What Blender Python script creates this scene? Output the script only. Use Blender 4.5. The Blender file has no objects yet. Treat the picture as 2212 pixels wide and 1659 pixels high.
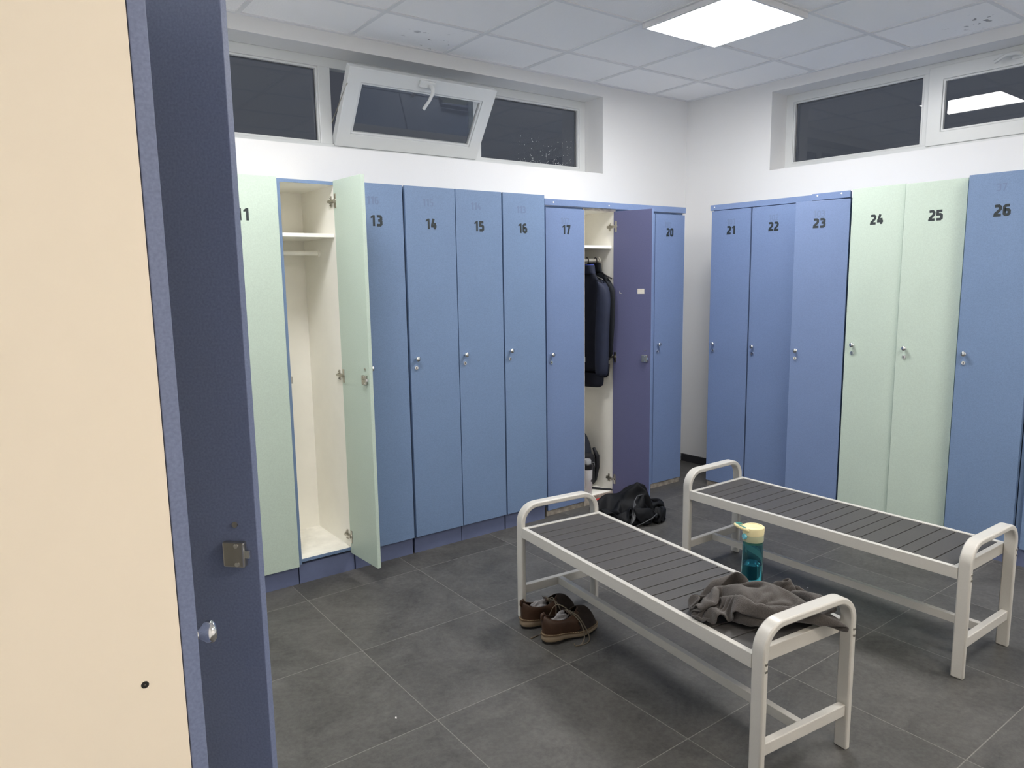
import bpy, bmesh, math, random
import numpy as np
from mathutils import Vector, Matrix
SC = bpy.context.scene
COL = SC.collection
PI = math.pi
random.seed(4)

# ------------------------------------------------------------------ camera, world, exposure
FPX, IMW, IMH = 1571.254, 2212.0, 1659.0
cam_d = bpy.data.cameras.new('camera')
cam_d.sensor_fit = 'HORIZONTAL'; cam_d.sensor_width = 36.0; cam_d.lens = 36.0 * FPX / IMW
cam_d.clip_start = 0.05; cam_d.clip_end = 100
cam = bpy.data.objects.new('camera', cam_d); COL.objects.link(cam)
yaw, pit, rol = 0.9342, 0.1451, -0.0156
F = Vector((math.cos(yaw) * math.cos(pit), math.sin(yaw) * math.cos(pit), -math.sin(pit)))
R0 = Vector((math.sin(yaw), -math.cos(yaw), 0)); U0 = R0.cross(F)
R1 = math.cos(rol) * R0 + math.sin(rol) * U0; U1 = -math.sin(rol) * R0 + math.cos(rol) * U0
M = Matrix((R1, U1, -F)).transposed().to_4x4(); M.translation = Vector((-4.6601, -3.9045, 1.5178))
cam.matrix_world = M
SC.camera = cam
w = bpy.data.worlds.new('dusk'); SC.world = w; w.use_nodes = True
bg = w.node_tree.nodes['Background']; bg.inputs[0].default_value = (0.74, 0.81, 1.0, 1); bg.inputs[1].default_value = 0.075
SC.view_settings.view_transform = 'Standard'; SC.view_settings.look = 'None'
SC.view_settings.gamma = 1.0; SC.view_settings.exposure = 0.0
SC.cycles.use_denoising = True
SC.cycles.max_bounces = 14; SC.cycles.diffuse_bounces = 9; SC.cycles.transmission_bounces = 10; SC.cycles.transparent_max_bounces = 10
SC.cycles.sample_clamp_indirect = 6.0
LAMPW = 50.0          # the brighter, warmer panel behind the camera
LAMP = 40.5            # radiance of the square ceiling panels

# ------------------------------------------------------------------ materials
def s2l(c): return tuple((x / 12.92 if x <= .04045 else ((x + .055) / 1.055) ** 2.4) for x in c)
def rgb(r, g, b): return s2l((r / 255, g / 255, b / 255))
MATS = {}
def mat(name, col, rough=.5, metal=0., spec=.5, var=0., vscale=6., speck=0., sscale=220., bump=0., bscale=80., emit=None, rvar=0., coords='Object', sheen=0.):
    m = bpy.data.materials.new(name); m.use_nodes = True; nt = m.node_tree; p = nt.nodes['Principled BSDF']
    p.inputs['Base Color'].default_value = (*col, 1); p.inputs['Roughness'].default_value = rough
    p.inputs['Metallic'].default_value = metal; p.inputs['Specular IOR Level'].default_value = spec
    if sheen: p.inputs['Sheen Weight'].default_value = sheen; p.inputs['Sheen Roughness'].default_value = .5
    L = nt.links.new; N = nt.nodes.new
    if var or speck or bump or rvar:
        tc = N('ShaderNodeTexCoord')
        co = tc.outputs[coords]
    last = None
    if var:
        n = N('ShaderNodeTexNoise'); n.inputs['Scale'].default_value = vscale; n.inputs['Detail'].default_value = 5; n.inputs['Roughness'].default_value = .6
        L(co, n.inputs['Vector'])
        r = N('ShaderNodeMapRange'); r.inputs['From Min'].default_value = .3; r.inputs['From Max'].default_value = .7
        r.inputs['To Min'].default_value = 1 - var; r.inputs['To Max'].default_value = 1 + var
        L(n.outputs['Fac'], r.inputs['Value']); last = r.outputs['Result']
    if speck:
        n2 = N('ShaderNodeTexNoise'); n2.inputs['Scale'].default_value = sscale; n2.inputs['Detail'].default_value = 2
        L(co, n2.inputs['Vector'])
        r2 = N('ShaderNodeMapRange'); r2.inputs['From Min'].default_value = .3; r2.inputs['From Max'].default_value = .7
        r2.inputs['To Min'].default_value = 1 - speck; r2.inputs['To Max'].default_value = 1 + speck
        L(n2.outputs['Fac'], r2.inputs['Value'])
        if last is None: last = r2.outputs['Result']
        else:
            mm = N('ShaderNodeMath'); mm.operation = 'MULTIPLY'; L(last, mm.inputs[0]); L(r2.outputs['Result'], mm.inputs[1]); last = mm.outputs[0]
    if last is not None:
        vm = N('ShaderNodeVectorMath'); vm.operation = 'SCALE'; vm.inputs[0].default_value = col
        L(last, vm.inputs['Scale']); L(vm.outputs['Vector'], p.inputs['Base Color'])
    if bump:
        n3 = N('ShaderNodeTexNoise'); n3.inputs['Scale'].default_value = bscale; n3.inputs['Detail'].default_value = 3
        L(co, n3.inputs['Vector'])
        b = N('ShaderNodeBump'); b.inputs['Strength'].default_value = bump; b.inputs['Distance'].default_value = .01
        L(n3.outputs['Fac'], b.inputs['Height']); L(b.outputs['Normal'], p.inputs['Normal'])
    if emit:
        p.inputs['Emission Color'].default_value = (*emit[0], 1); p.inputs['Emission Strength'].default_value = emit[1]
    MATS[name] = m
    return m

BLUE = (0.160, 0.236, 0.385); MINT = (0.495, 0.59, 0.515)
m_blue = mat('blue_laminate', BLUE, .42, spec=.4, speck=.10, sscale=260, var=.03, vscale=3)
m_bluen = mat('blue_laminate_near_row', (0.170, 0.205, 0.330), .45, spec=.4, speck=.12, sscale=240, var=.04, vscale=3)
m_plinth = mat('plinth_blue_paint', (0.125, 0.150, 0.255), .5, spec=.3, var=.08, vscale=12)
m_blue2 = mat('blue_laminate_old', (0.158, 0.222, 0.390), .40, spec=.4, speck=.08, sscale=260, var=.03, vscale=3)
m_blueback = mat('darker_blue_back', (0.112, 0.118, 0.225), .5, spec=.3, speck=.08, sscale=260)  # inner face of the jacket locker door, darker and more purple than its front
m_mint = mat('mint_laminate', MINT, .45, spec=.35, speck=.05, sscale=200, var=.02, vscale=3)
m_white = mat('white_melamine', (0.90, 0.885, 0.83), .4, spec=.4, var=.03, vscale=5)
m_floorw = mat('worn_white_melamine', (0.90, 0.885, 0.83), .5, spec=.3, var=.10, vscale=14)
m_cream = mat('cream_melamine', (0.88, 0.79, 0.66), .45, spec=.35, var=.02, vscale=3)
m_worn = mat('bare_chipboard', (0.34, 0.31, 0.27), .8, spec=.2, var=.4, vscale=25)
m_chip = mat('chipped_white_edge', (0.62, 0.58, 0.52), .7, spec=.2, var=.35, vscale=30)
m_wood = mat('brown_board_edge', (0.20, 0.11, 0.045), .7, var=.25, vscale=40)
m_gap = mat('dark_edge_band', (0.03, 0.035, 0.05), .6)
m_num = mat('black_numerals', (0.018, 0.026, 0.03), .5)
m_ghost = mat('faded_numerals', (0.145, 0.200, 0.325), .45, spec=.4)
m_chrome = mat('polished_chrome', (0.80, 0.80, 0.80), .12, metal=1)
m_steel = mat('brushed_steel', (0.50, 0.48, 0.43), .32, metal=1)
m_dark = mat('keyhole_black', (0.01, 0.01, 0.01), .5)
m_wall = mat('white_wall_paint', (0.80, 0.80, 0.80), .75, spec=.25, bump=.04, bscale=120)
m_wallb = mat('bright_white_wall_paint', (0.92, 0.92, 0.92), .75, spec=.25)
m_tbar = mat('ceiling_grid_white', (0.78, 0.79, 0.80), .5)
m_frame = mat('window_white_plastic', (0.66, 0.68, 0.685), .3, spec=.5)
m_gasket = mat('window_gasket', (0.04, 0.04, 0.045), .6)
m_base = mat('dark_baseboard', (0.035, 0.037, 0.042), .5)
m_bench = mat('cream_white_powder_coat', (0.55, 0.535, 0.50), .32, spec=.5, speck=.02, sscale=300)
m_slat = mat('grey_brown_slat', (0.064, 0.061, 0.060), .5, spec=.35, speck=.08, sscale=150, var=.05, vscale=8)
m_under = mat('slat_support', (0.05, 0.05, 0.05), .7)
m_sticker = mat('paper_sticker', (0.72, 0.68, 0.60), .8, var=.12, vscale=60)
m_lampframe = mat('lamp_frame_white', (0.80, 0.80, 0.82), .4)
m_lampl = mat('dimmer_lamp_diffuser', (0.9, 0.9, 0.9), .5, emit=((1.0, 0.985, 0.965), LAMP * .85))
m_lampw = mat('warm_lamp_diffuser', (0.9, 0.9, 0.9), .5, emit=((1.0, 0.89, 0.74), LAMPW))
m_lamp = mat('lamp_diffuser', (0.9, 0.9, 0.9), .5, emit=((1.0, 0.985, 0.965), LAMP))

def floor_mat():
    m = bpy.data.materials.new('grey_stone_tile'); m.use_nodes = True; nt = m.node_tree; N = nt.nodes.new; L = nt.links.new; p = nt.nodes['Principled BSDF']
    T, OU, OV = 0.6021, 2.2912, 0.6564
    g = N('ShaderNodeNewGeometry'); sx = N('ShaderNodeSeparateXYZ'); L(g.outputs['Position'], sx.inputs[0])
    def math_(op, a, b=None, c=None):
        n = N('ShaderNodeMath'); n.operation = op
        for k, v in enumerate((a, b, c)):
            if v is None: continue
            if isinstance(v, (int, float)): n.inputs[k].default_value = v
            else: L(v, n.inputs[k])
        return n.outputs[0]
    u = math_('DIVIDE', math_('ADD', sx.outputs['X'], OU), T); v = math_('DIVIDE', math_('ADD', sx.outputs['Y'], OV), T)
    fu, fv = math_('FLOOR', u), math_('FLOOR', v)
    def edge(t):
        f = math_('FRACT', t); return math_('MINIMUM', f, math_('SUBTRACT', 1.0, f))
    e = math_('MINIMUM', edge(u), edge(v))
    gr = N('ShaderNodeMapRange'); gr.inputs['From Min'].default_value = .0018; gr.inputs['From Max'].default_value = .0036; gr.inputs['To Min'].default_value = 1; gr.inputs['To Max'].default_value = 0
    L(e, gr.inputs['Value'])
    cid = N('ShaderNodeCombineXYZ'); L(fu, cid.inputs[0]); L(fv, cid.inputs[1])
    wn = N('ShaderNodeTexWhiteNoise'); wn.noise_dimensions = '3D'; L(cid.outputs[0], wn.inputs['Vector'])
    off = N('ShaderNodeVectorMath'); off.operation = 'SCALE'; L(wn.outputs['Color'], off.inputs[0]); off.inputs['Scale'].default_value = 40
    pos = N('ShaderNodeVectorMath'); pos.operation = 'ADD'; L(g.outputs['Position'], pos.inputs[0]); L(off.outputs[0], pos.inputs[1])
    def noise(sc, det, rough=.6, dist=0):
        n = N('ShaderNodeTexNoise'); n.inputs['Scale'].default_value = sc; n.inputs['Detail'].default_value = det; n.inputs['Roughness'].default_value = rough; n.inputs['Distortion'].default_value = dist
        L(pos.outputs[0], n.inputs['Vector']); return n.outputs['Fac']
    a = math_('MULTIPLY', math_('SUBTRACT', noise(3.6, 9, .72, .8), .5), 1.8)
    b = math_('MULTIPLY', math_('SUBTRACT', noise(55, 5, .75), .5), 1.1)
    c = math_('MULTIPLY', math_('SUBTRACT', wn.outputs['Value'], .5), .10)
    # pale veins
    vn = math_('ABSOLUTE', math_('SUBTRACT', noise(1.6, 5, .55, 1.2), .5))
    vr = N('ShaderNodeMapRange'); vr.inputs['From Min'].default_value = 0; vr.inputs['From Max'].default_value = .012; vr.inputs['To Min'].default_value = .16; vr.inputs['To Max'].default_value = 0; L(vn, vr.inputs['Value'])
    tot = math_('ADD', math_('ADD', a, b), math_('ADD', c, math_('MULTIPLY', vr.outputs[0], math_('MAXIMUM', 0.0, a))))
    k = math_('ADD', tot, 1.0)
    sc = N('ShaderNodeVectorMath'); sc.operation = 'SCALE'; sc.inputs[0].default_value = (0.083, 0.0805, 0.0765); L(k, sc.inputs['Scale'])
    mix = N('ShaderNodeMix'); mix.data_type = 'RGBA'; L(gr.outputs[0], mix.inputs['Factor']); L(sc.outputs[0], mix.inputs['A']); mix.inputs['B'].default_value = (0.185, 0.180, 0.165, 1)
    L(mix.outputs['Result'], p.inputs['Base Color'])
    p.inputs['Roughness'].default_value = .48; p.inputs['Specular IOR Level'].default_value = .32
    bp = N('ShaderNodeBump'); bp.inputs['Strength'].default_value = .12; bp.inputs['Distance'].default_value = .004
    L(math_('SUBTRACT', noise(30, 5, .6), gr.outputs[0]), bp.inputs['Height']); L(bp.outputs['Normal'], p.inputs['Normal'])
    return m
m_floor = floor_mat()

def ceil_mat():
    m = bpy.data.materials.new('mineral_ceiling_tile'); m.use_nodes = True; nt = m.node_tree; N = nt.nodes.new; L = nt.links.new; p = nt.nodes['Principled BSDF']
    g = N('ShaderNodeNewGeometry')
    n = N('ShaderNodeTexNoise'); n.inputs['Scale'].default_value = 90; n.inputs['Detail'].default_value = 4; L(g.outputs['Position'], n.inputs['Vector'])
    fac = None
    for (cx, cy, rx) in ((-2.42, -.18, .24), (-.15, -2.05, .17)):      # clusters of dark scuffs on two tiles
        d = N('ShaderNodeVectorMath'); d.operation = 'DISTANCE'; d.inputs[1].default_value = (cx, cy, 2.847); L(g.outputs['Position'], d.inputs[0])
        r = N('ShaderNodeMapRange'); r.inputs['From Min'].default_value = rx; r.inputs['From Max'].default_value = rx * .3; r.inputs['To Min'].default_value = 0; r.inputs['To Max'].default_value = 1; L(d.outputs['Value'], r.inputs['Value'])
        fac = r.outputs[0] if fac is None else max_(nt, fac, r.outputs[0])
    s = N('ShaderNodeTexNoise'); s.inputs['Scale'].default_value = 22; s.inputs['Detail'].default_value = 2; L(g.outputs['Position'], s.inputs['Vector'])
    st = N('ShaderNodeMapRange'); st.inputs['From Min'].default_value = .64; st.inputs['From Max'].default_value = .68; L(s.outputs['Fac'], st.inputs['Value'])
    ml = N('ShaderNodeMath'); ml.operation = 'MULTIPLY'; L(fac, ml.inputs[0]); L(st.outputs[0], ml.inputs[1])
    mx = N('ShaderNodeMix'); mx.data_type = 'RGBA'; L(ml.outputs[0], mx.inputs['Factor']); mx.inputs['A'].default_value = (0.97, 0.97, 0.97, 1); mx.inputs['B'].default_value = (0.30, 0.30, 0.31, 1)
    L(mx.outputs['Result'], p.inputs['Base Color']); p.inputs['Roughness'].default_value = .9; p.inputs['Specular IOR Level'].default_value = .1
    b = N('ShaderNodeBump'); b.inputs['Strength'].default_value = .35; b.inputs['Distance'].default_value = .004; L(n.outputs['Fac'], b.inputs['Height']); L(b.outputs['Normal'], p.inputs['Normal'])
    return m
def max_(nt, a, b):
    n = nt.nodes.new('ShaderNodeMath'); n.operation = 'MAXIMUM'; nt.links.new(a, n.inputs[0]); nt.links.new(b, n.inputs[1]); return n.outputs[0]
m_ceil = ceil_mat()

def glass_mat(name, col, rough=0.0, ior=1.45):
    m = bpy.data.materials.new(name); m.use_nodes = True; p = m.node_tree.nodes['Principled BSDF']
    p.inputs['Base Color'].default_value = (*col, 1); p.inputs['Roughness'].default_value = rough
    p.inputs['Transmission Weight'].default_value = 1.0; p.inputs['IOR'].default_value = ior
    return m
m_glass = glass_mat('window_glass', (0.92, 0.95, 0.97))

# ------------------------------------------------------------------ mesh helpers
class MB:
    def __init__(s): s.v = []; s.f = []; s.mi = []
    def add(s, V, Fc, m=0):
        o = len(s.v); s.v += [tuple(x) for x in V]; s.f += [tuple(i + o for i in f) for f in Fc]; s.mi += [m] * len(Fc); return s
    def box(s, x0, x1, y0, y1, z0, z1, m=0):
        V = [(x, y, z) for z in (z0, z1) for y in (y0, y1) for x in (x0, x1)]
        return s.add(V, [(0, 2, 3, 1), (4, 5, 7, 6), (0, 1, 5, 4), (2, 6, 7, 3), (0, 4, 6, 2), (1, 3, 7, 5)], m)
    def lathe(s, prof, base, axis=(0, 0, 1), seg=24, m=0, cap=True):
        ax = Vector(axis).normalized(); t = Vector((1, 0, 0)) if abs(ax.x) < .9 else Vector((0, 1, 0)); a = ax.cross(t).normalized(); b = ax.cross(a); base = Vector(base)
        V = []; Fc = []
        for (r, h) in prof:
            for k in range(seg):
                q = 2 * PI * k / seg; V.append(base + ax * h + (a * math.cos(q) + b * math.sin(q)) * r)
        n = len(prof)
        for i in range(n - 1):
            for k in range(seg):
                k2 = (k + 1) % seg; Fc.append((i * seg + k, i * seg + k2, (i + 1) * seg + k2, (i + 1) * seg + k))
        if cap:
            Fc.append(tuple(range(seg))[::-1]); Fc.append(tuple((n - 1) * seg + k for k in range(seg)))
        return s.add(V, Fc, m)
    def cyl(s, p0, p1, r, seg=16, m=0, r1=None):
        p0 = Vector(p0); p1 = Vector(p1); d = p1 - p0
        return s.lathe([(r, 0), (r if r1 is None else r1, d.length)], p0, d, seg, m)
    def tube(s, pts, r, seg=8, m=0, closed=False):
        pts = [Vector(p) for p in pts]; n = len(pts); rs = r if isinstance(r, (list, tuple)) else [r] * n
        V = []; Fc = []; prev = None
        for i, p in enumerate(pts):
            if closed: d = pts[(i + 1) % n] - pts[i - 1]
            else: d = pts[min(i + 1, n - 1)] - pts[max(i - 1, 0)]
            d.normalize()
            if prev is None:
                t = Vector((0, 0, 1)) if abs(d.z) < .9 else Vector((1, 0, 0)); a = d.cross(t).normalized()
            else:
                a = (prev - d * prev.dot(d)).normalized()
            prev = a; b = d.cross(a)
            for k in range(seg):
                q = 2 * PI * k / seg; V.append(p + (a * math.cos(q) + b * math.sin(q)) * rs[i])
        m2 = n if closed else n - 1
        for i in range(m2):
            j = (i + 1) % n
            for k in range(seg):
                k2 = (k + 1) % seg; Fc.append((i * seg + k, i * seg + k2, j * seg + k2, j * seg + k))
        if not closed:
            Fc.append(tuple(range(seg))[::-1]); Fc.append(tuple((n - 1) * seg + k for k in range(seg)))
        return s.add(V, Fc, m)
    def prism(s, poly, y0, y1, m=0, plane='xz'):      # poly: list of (a,b); extruded along the third axis
        n = len(poly)
        def P(a, b, c): return (a, c, b) if plane == 'xz' else ((a, b, c) if plane == 'xy' else (c, a, b))
        V = [P(a, b, y0) for a, b in poly] + [P(a, b, y1) for a, b in poly]
        Fc = [tuple(range(n)), tuple(range(2 * n - 1, n - 1, -1))] + [(i, i + n, (i + 1) % n + n, (i + 1) % n) for i in range(n)]
        return s.add(V, Fc, m)
    def grid(s, P, m=0, cu=False, cv=False):           # P[i][j] points
        a, b = len(P), len(P[0]); V = [q for row in P for q in row]; Fc = []
        for i in range(a if cu else a - 1):
            for j in range(b if cv else b - 1):
                i2, j2 = (i + 1) % a, (j + 1) % b; Fc.append((i * b + j, i * b + j2, i2 * b + j2, i2 * b + j))
        return s.add(V, Fc, m)
    def build(s, name, mats, parent=None, bevel=0, smooth=None, loc=None, rotz=0, sub=0, solid=0, fix=True):
        me = bpy.data.meshes.new(name); me.from_pydata(s.v, [], s.f)
        if not isinstance(mats, (list, tuple)): mats = [mats]
        for q in mats: me.materials.append(q)
        me.polygons.foreach_set('material_index', s.mi)
        if fix:
            bm = bmesh.new(); bm.from_mesh(me); bmesh.ops.recalc_face_normals(bm, faces=bm.faces); bm.to_mesh(me); bm.free()
        if smooth is not None:
            me.polygons.foreach_set('use_smooth', [True] * len(me.polygons))
            if smooth < 179: me.set_sharp_from_angle(angle=math.radians(smooth))
        me.update()
        o = bpy.data.objects.new(name, me); COL.objects.link(o)
        if parent is not None: o.parent = parent
        if loc is not None: o.location = loc
        if rotz: o.rotation_euler = (0, 0, rotz)
        if solid:
            q = o.modifiers.new('thick', 'SOLIDIFY'); q.thickness = solid; q.offset = 0
        if bevel:
            q = o.modifiers.new('bevel', 'BEVEL'); q.width = bevel; q.segments = 2; q.limit_method = 'ANGLE'; q.angle_limit = math.radians(40); q.harden_normals = False
        if sub:
            q = o.modifiers.new('sub', 'SUBSURF'); q.levels = sub; q.render_levels = sub
        return o
def tag(o, label=None, cat=None, group=None, kind=None):
    if label: o['label'] = label
    if cat: o['category'] = cat
    if group: o['group'] = group
    if kind: o['kind'] = kind
    return o
def thing(name, label, cat, loc=(0, 0, 0), rotz=0, group=None):
    o = bpy.data.objects.new(name, None); o.empty_display_size = .1; COL.objects.link(o); o.location = loc; o.rotation_euler = (0, 0, rotz)
    return tag(o, label, cat, group)

# ------------------------------------------------------------------ frames of the two walls
RW_ANG = math.radians(-87.318); RW_O = Vector((-0.0435, 0, 0)); RW_D = Vector((math.cos(RW_ANG), math.sin(RW_ANG), 0))
def RW(s): return RW_O + RW_D * s                      # a point on the right wall, s metres from the corner
def LW(x): return Vector((x, 0, 0))
H = 2.8411
XW, YS = -4.948, -5.9                                   # west and south walls
WX0, WX1, WZ0, WZ1 = -3.905, -0.939, 2.243, 2.766       # left window opening
RS0, RS1 = 0.727, 3.693                                 # right window opening (s along wall)

# ------------------------------------------------------------------ setting
def wall_with_hole(L, a0, a1, z0, z1, th, name, loc, rotz):
    b = MB(); b.box(L[0], a0, 0, th, 0, 3.0).box(a1, L[1], 0, th, 0, 3.0).box(a0, a1, 0, th, 0, z0).box(a0, a1, 0, th, z1, 3.0)
    return tag(b.build(name, m_wall, loc=loc, rotz=rotz), 'white painted wall', kind='structure')
wall_with_hole((XW - .2, .25), WX0, WX1, WZ0, WZ1, .27, 'wall_left', (0, 0, 0), 0)
wall_with_hole((0.0, 7.5), RS0, RS1, WZ0, WZ1 + .008, .27, 'wall_right', RW_O, RW_ANG)
tag(MB().box(XW - .2, XW, YS - .2, 0.0, 0, 3.0).build('wall_west', m_wallb), kind='structure')
tag(MB().box(XW - .2, .5, YS - .2, YS, 0, 3.0).build('wall_near', m_wallb), kind='structure')
tag(MB().box(XW - .2, .6, YS - .2, .27, -.1, 0).build('floor', m_floor), kind='structure')
ce = MB().box(XW - .2, .6, YS - .2, .27, H + .006, H + .12).build('ceiling', m_ceil); tag(ce, kind='structure')
g = MB()
for i in range(-1, 9):
    x = -(0.447 + .6 * i); g.box(x - .012, x + .012, YS, 0, H, H + .0065)
for j in range(-1, 12):
    y = -(0.4365 + .6 * j); g.box(XW, .35, y - .012, y + .012, H + .0004, H + .0065)
g.box(XW, 0.1, -.022, 0, H - .0006, H + .0065)
g.build('ceiling_grid', m_tbar, ce)
tag(MB().box(-.03, .022, -.022, 0, H - .001, H + .006).box(.0, 7.3, -.022, 0, H - .0008, H + .0065).build('trim_1', m_tbar, loc=RW_O, rotz=RW_ANG), kind='structure')
tag(MB().box(0.012, .573, -.012, 0, 0, .0605).build('baseboard_right', m_base, loc=RW_O, rotz=RW_ANG, bevel=.002), kind='structure')
tag(MB().box(-.55, -.056, -.012, 0, 0, .0605).build('baseboard_left', m_base, bevel=.002), kind='structure')

def ring_bars(b, x0, x1, z0, z1, y0, y1, l, r, t, bt):
    # four mitred bars as one closed ring
    o = [(x0, z0), (x1, z0), (x1, z1), (x0, z1)]; i = [(x0 + l, z0 + bt), (x1 - r, z0 + bt), (x1 - r, z1 - t), (x0 + l, z1 - t)]
    V = [(p[0], y, p[1]) for y in (y0, y1) for q in (o, i) for p in q]; Fc = []
    for k in range(4):
        j = (k + 1) % 4
        Fc += [(k, j, 4 + j, 4 + k), (8 + k, 12 + k, 12 + j, 8 + j), (k, 8 + k, 8 + j, j), (4 + k, 4 + j, 12 + j, 12 + k)]
    return b.add(V, Fc)
def make_window(name, loc, rotz, W, z0, z1, m1, sash, m2, tilt, dep, toe=0.0):
    root = bpy.data.objects.new(name, None); COL.objects.link(root); root.location = loc; root.rotation_euler = (0, 0, rotz); tag(root, kind='structure')
    y0, y1 = dep, dep + .062; fw = .055
    f = MB(); ring_bars(f, 0, W, z0, z1, y0, y1, fw, fw, fw, .052)
    f.build('frame', m_frame, root, bevel=.003)
    for (a, b) in (m1, m2): MB().box(a, b, y0 + .001, y1 - .001, z0 + .05, z1 - fw + .002).build('mullion', m_frame, root, bevel=.003)
    for (a, b) in ((fw, m1[0]), (m2[1], W - fw)):       # fixed lights
        zb, zt = z0 + .052, z1 - fw
        k = .012
        bd = MB(); ring_bars(bd, a, b, zb, zt, y0 + .006, y0 + .04, k, k, k, k)
        bd.build('glazing_bead', m_frame, root, bevel=.002)
        gs = MB(); k2 = .003; q = k; ring_bars(gs, a + q, b - q, zb + q, zt - q, y0 + .026, y0 + .029, k2, k2, k2, k2)
        gs.build('gasket', m_gasket, root)
        MB().box(-(b - a) / 2 + .008, (b - a) / 2 - .008, -.002, .002, zb + .006, zt - .006).build('pane', m_glass, root, loc=((a + b) / 2, y0 + .035, 0), rotz=toe * 2.6)
    # hopper sash hinged at its lower edge
    a, b = sash; zb = z0 + .042; Hs = (z1 - .027) - zb; t = .05; bw = .082; bb = .078
    sr = bpy.data.objects.new('sash', None); COL.objects.link(sr); sr.parent = root; sr.location = (0, y0 - .012, zb); sr.rotation_euler = (tilt, 0, 0)
    s = MB(); ring_bars(s, a, b, 0, Hs, 0, t, bw, bw, bb, bb)
    s.build('sash_frame', m_frame, sr, bevel=.003)
    k = .012; s = MB(); A, Bq, C, D = a + bw, b - bw, bb, Hs - bb
    ring_bars(s, A, Bq, C, D, .006, .03, k, k, k, k); s.build('glazing_bead', m_frame, sr, bevel=.002)
    MB().box(-(Bq - A) / 2 + .007, (Bq - A) / 2 - .007, -.002, .002, C + .004, D - .004).build('pane', m_glass, sr, loc=((A + Bq) / 2, .022, 0), rotz=toe * 3.0)
    hx = (a + b) / 2; hz = Hs - .030
    h = MB(); h.box(hx - .055, hx + .045, -.016, 0, hz - .018, hz + .020); h.build('handle_plate', m_frame, sr, bevel=.004)
    h = MB()
    if tilt: pts = [(hx + .015, -.012, hz), (hx + .016, -.04, hz - .006), (hx + .018, -.052, hz - .025), (hx + .004, -.060, hz - .07), (hx - .022, -.062, hz - .125)]
    else: pts = [(hx - .012, -.012, hz), (hx - .012, -.04, hz + .002), (hx - .03, -.05, hz + .005), (hx - .075, -.052, hz + .002), (hx - .13, -.046, hz - .022)]
    h.tube(pts, [.012, .012, .011, .009, .010], 10); h.build('handle', m_frame, sr, smooth=60)
    if tilt:
        c = math.cos(tilt); sn = math.sin(tilt); top = Vector((a + .003, y0 - .012 - Hs * .8 * sn, zb + Hs * .8 * c))
        MB().tube([(a - .006, y0 + .03, zb + .08), (a - .004, y0 + .01, zb + .12), top], .004, 6).build('stay_arm', m_steel, root)
        c2 = Vector((b - .003, y0 - .012 - Hs * .8 * sn, zb + Hs * .8 * c))
        MB().tube([(b + .006, y0 + .03, zb + .08), (b + .004, y0 + .01, zb + .12), c2], .004, 6).build('stay_arm', m_steel, root)
    return root
make_window('window_1', (WX0, 0, 0), 0, WX1 - WX0, WZ0, WZ1, (.945, 1.018), (1.020, 1.997), (1.990, 2.040), math.radians(34.0), .187)
w1 = bpy.data.objects['window_1']; rr = random.Random(11); dm = MB()
for k in range(110):
    x = 2.36 + .50 * rr.random() ** .8; zz = WZ0 + .075 + .17 * rr.random() ** 2.2; r_ = rr.uniform(.0012, .0030)
    dm.lathe([(r_, 0), (r_ * .8, r_ * .5), (r_ * .1, r_ * .75)], (x, .187 + .0325, zz), (0, -1, 0), 6)
tag(dm.build('water_droplets', m_frame, w1, smooth=180), kind='stuff')
make_window('window_2', RW(RS0), RW_ANG, RS1 - RS0, WZ0, WZ1 + .008, (.928, .968), (.958, 1.950), (1.944, 1.990), 0.0, .190, math.radians(-.55))

# ------------------------------------------------------------------ ceiling lamps
def make_lamp(x, y, label, md=None):
    t = thing('ceiling_light', label, 'ceiling light', (x, y, H))
    a = .298; k = .017; f = MB()
    f.box(-a, a, -a, -a + k, -.027, 0).box(-a, a, a - k, a, -.027, 0).box(-a, -a + k, -a + k, a - k, -.027, 0).box(a - k, a, -a + k, a - k, -.027, 0)
    f.build('frame', m_lampframe, t, bevel=.002)
    MB().box(-a + k, a - k, -a + k, a - k, -.022, -.004).build('diffuser', md or m_lamp, t)
    return t
make_lamp(-1.347, -1.3365, 'bright square white light panel in the tiled ceiling')
make_lamp(-3.747, -1.3365, 'square light panel in the ceiling above the mint lockers, left of the frame', m_lampl)
make_lamp(-1.347, -3.7365, 'square light panel in the ceiling above the near end of the benches')
make_lamp(-3.147, -4.9365, 'square light panel in the ceiling behind the camera', m_lampw)

# ------------------------------------------------------------------ numerals
DIG = {
 '0': [('c', [(.2, .9), (.36, .9), (.46, .8), (.46, .2), (.36, .1), (.2, .1), (.1, .2), (.1, .8)])],
 '1': [('p', [(.04, .70), (.04, .84), (.26, 1), (.44, 1), (.44, 0), (.23, 0), (.23, .76)])],
 '2': [('l', [(.05, .88), (.16, .9), (.36, .9), (.46, .8), (.46, .62), (.40, .52), (.12, .22), (.10, .10), (.54, .10)])],
 '3': [('l', [(.05, .9), (.36, .9), (.46, .8), (.46, .62), (.38, .52), (.18, .52)]), ('l', [(.18, .52), (.38, .52), (.47, .42), (.47, .2), (.36, .1), (.04, .1)])],
 '4': [('l', [(.30, 1.0), (.12, .40), (.12, .29), (.58, .29)]), ('l', [(.41, .62), (.41, 0)])],
 '5': [('l', [(.51, .9), (.12, .9), (.12, .57), (.36, .57), (.46, .48), (.46, .2), (.36, .1), (.04, .1)])],
 '6': [('l', [(.47, .9), (.22, .9), (.11, .8), (.11, .2), (.21, .1), (.36, .1), (.46, .2), (.46, .44), (.36, .54), (.12, .54)])],
 '7': [('l', [(.04, .9), (.46, .9), (.44, .78), (.22, 0)])],
}
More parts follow.
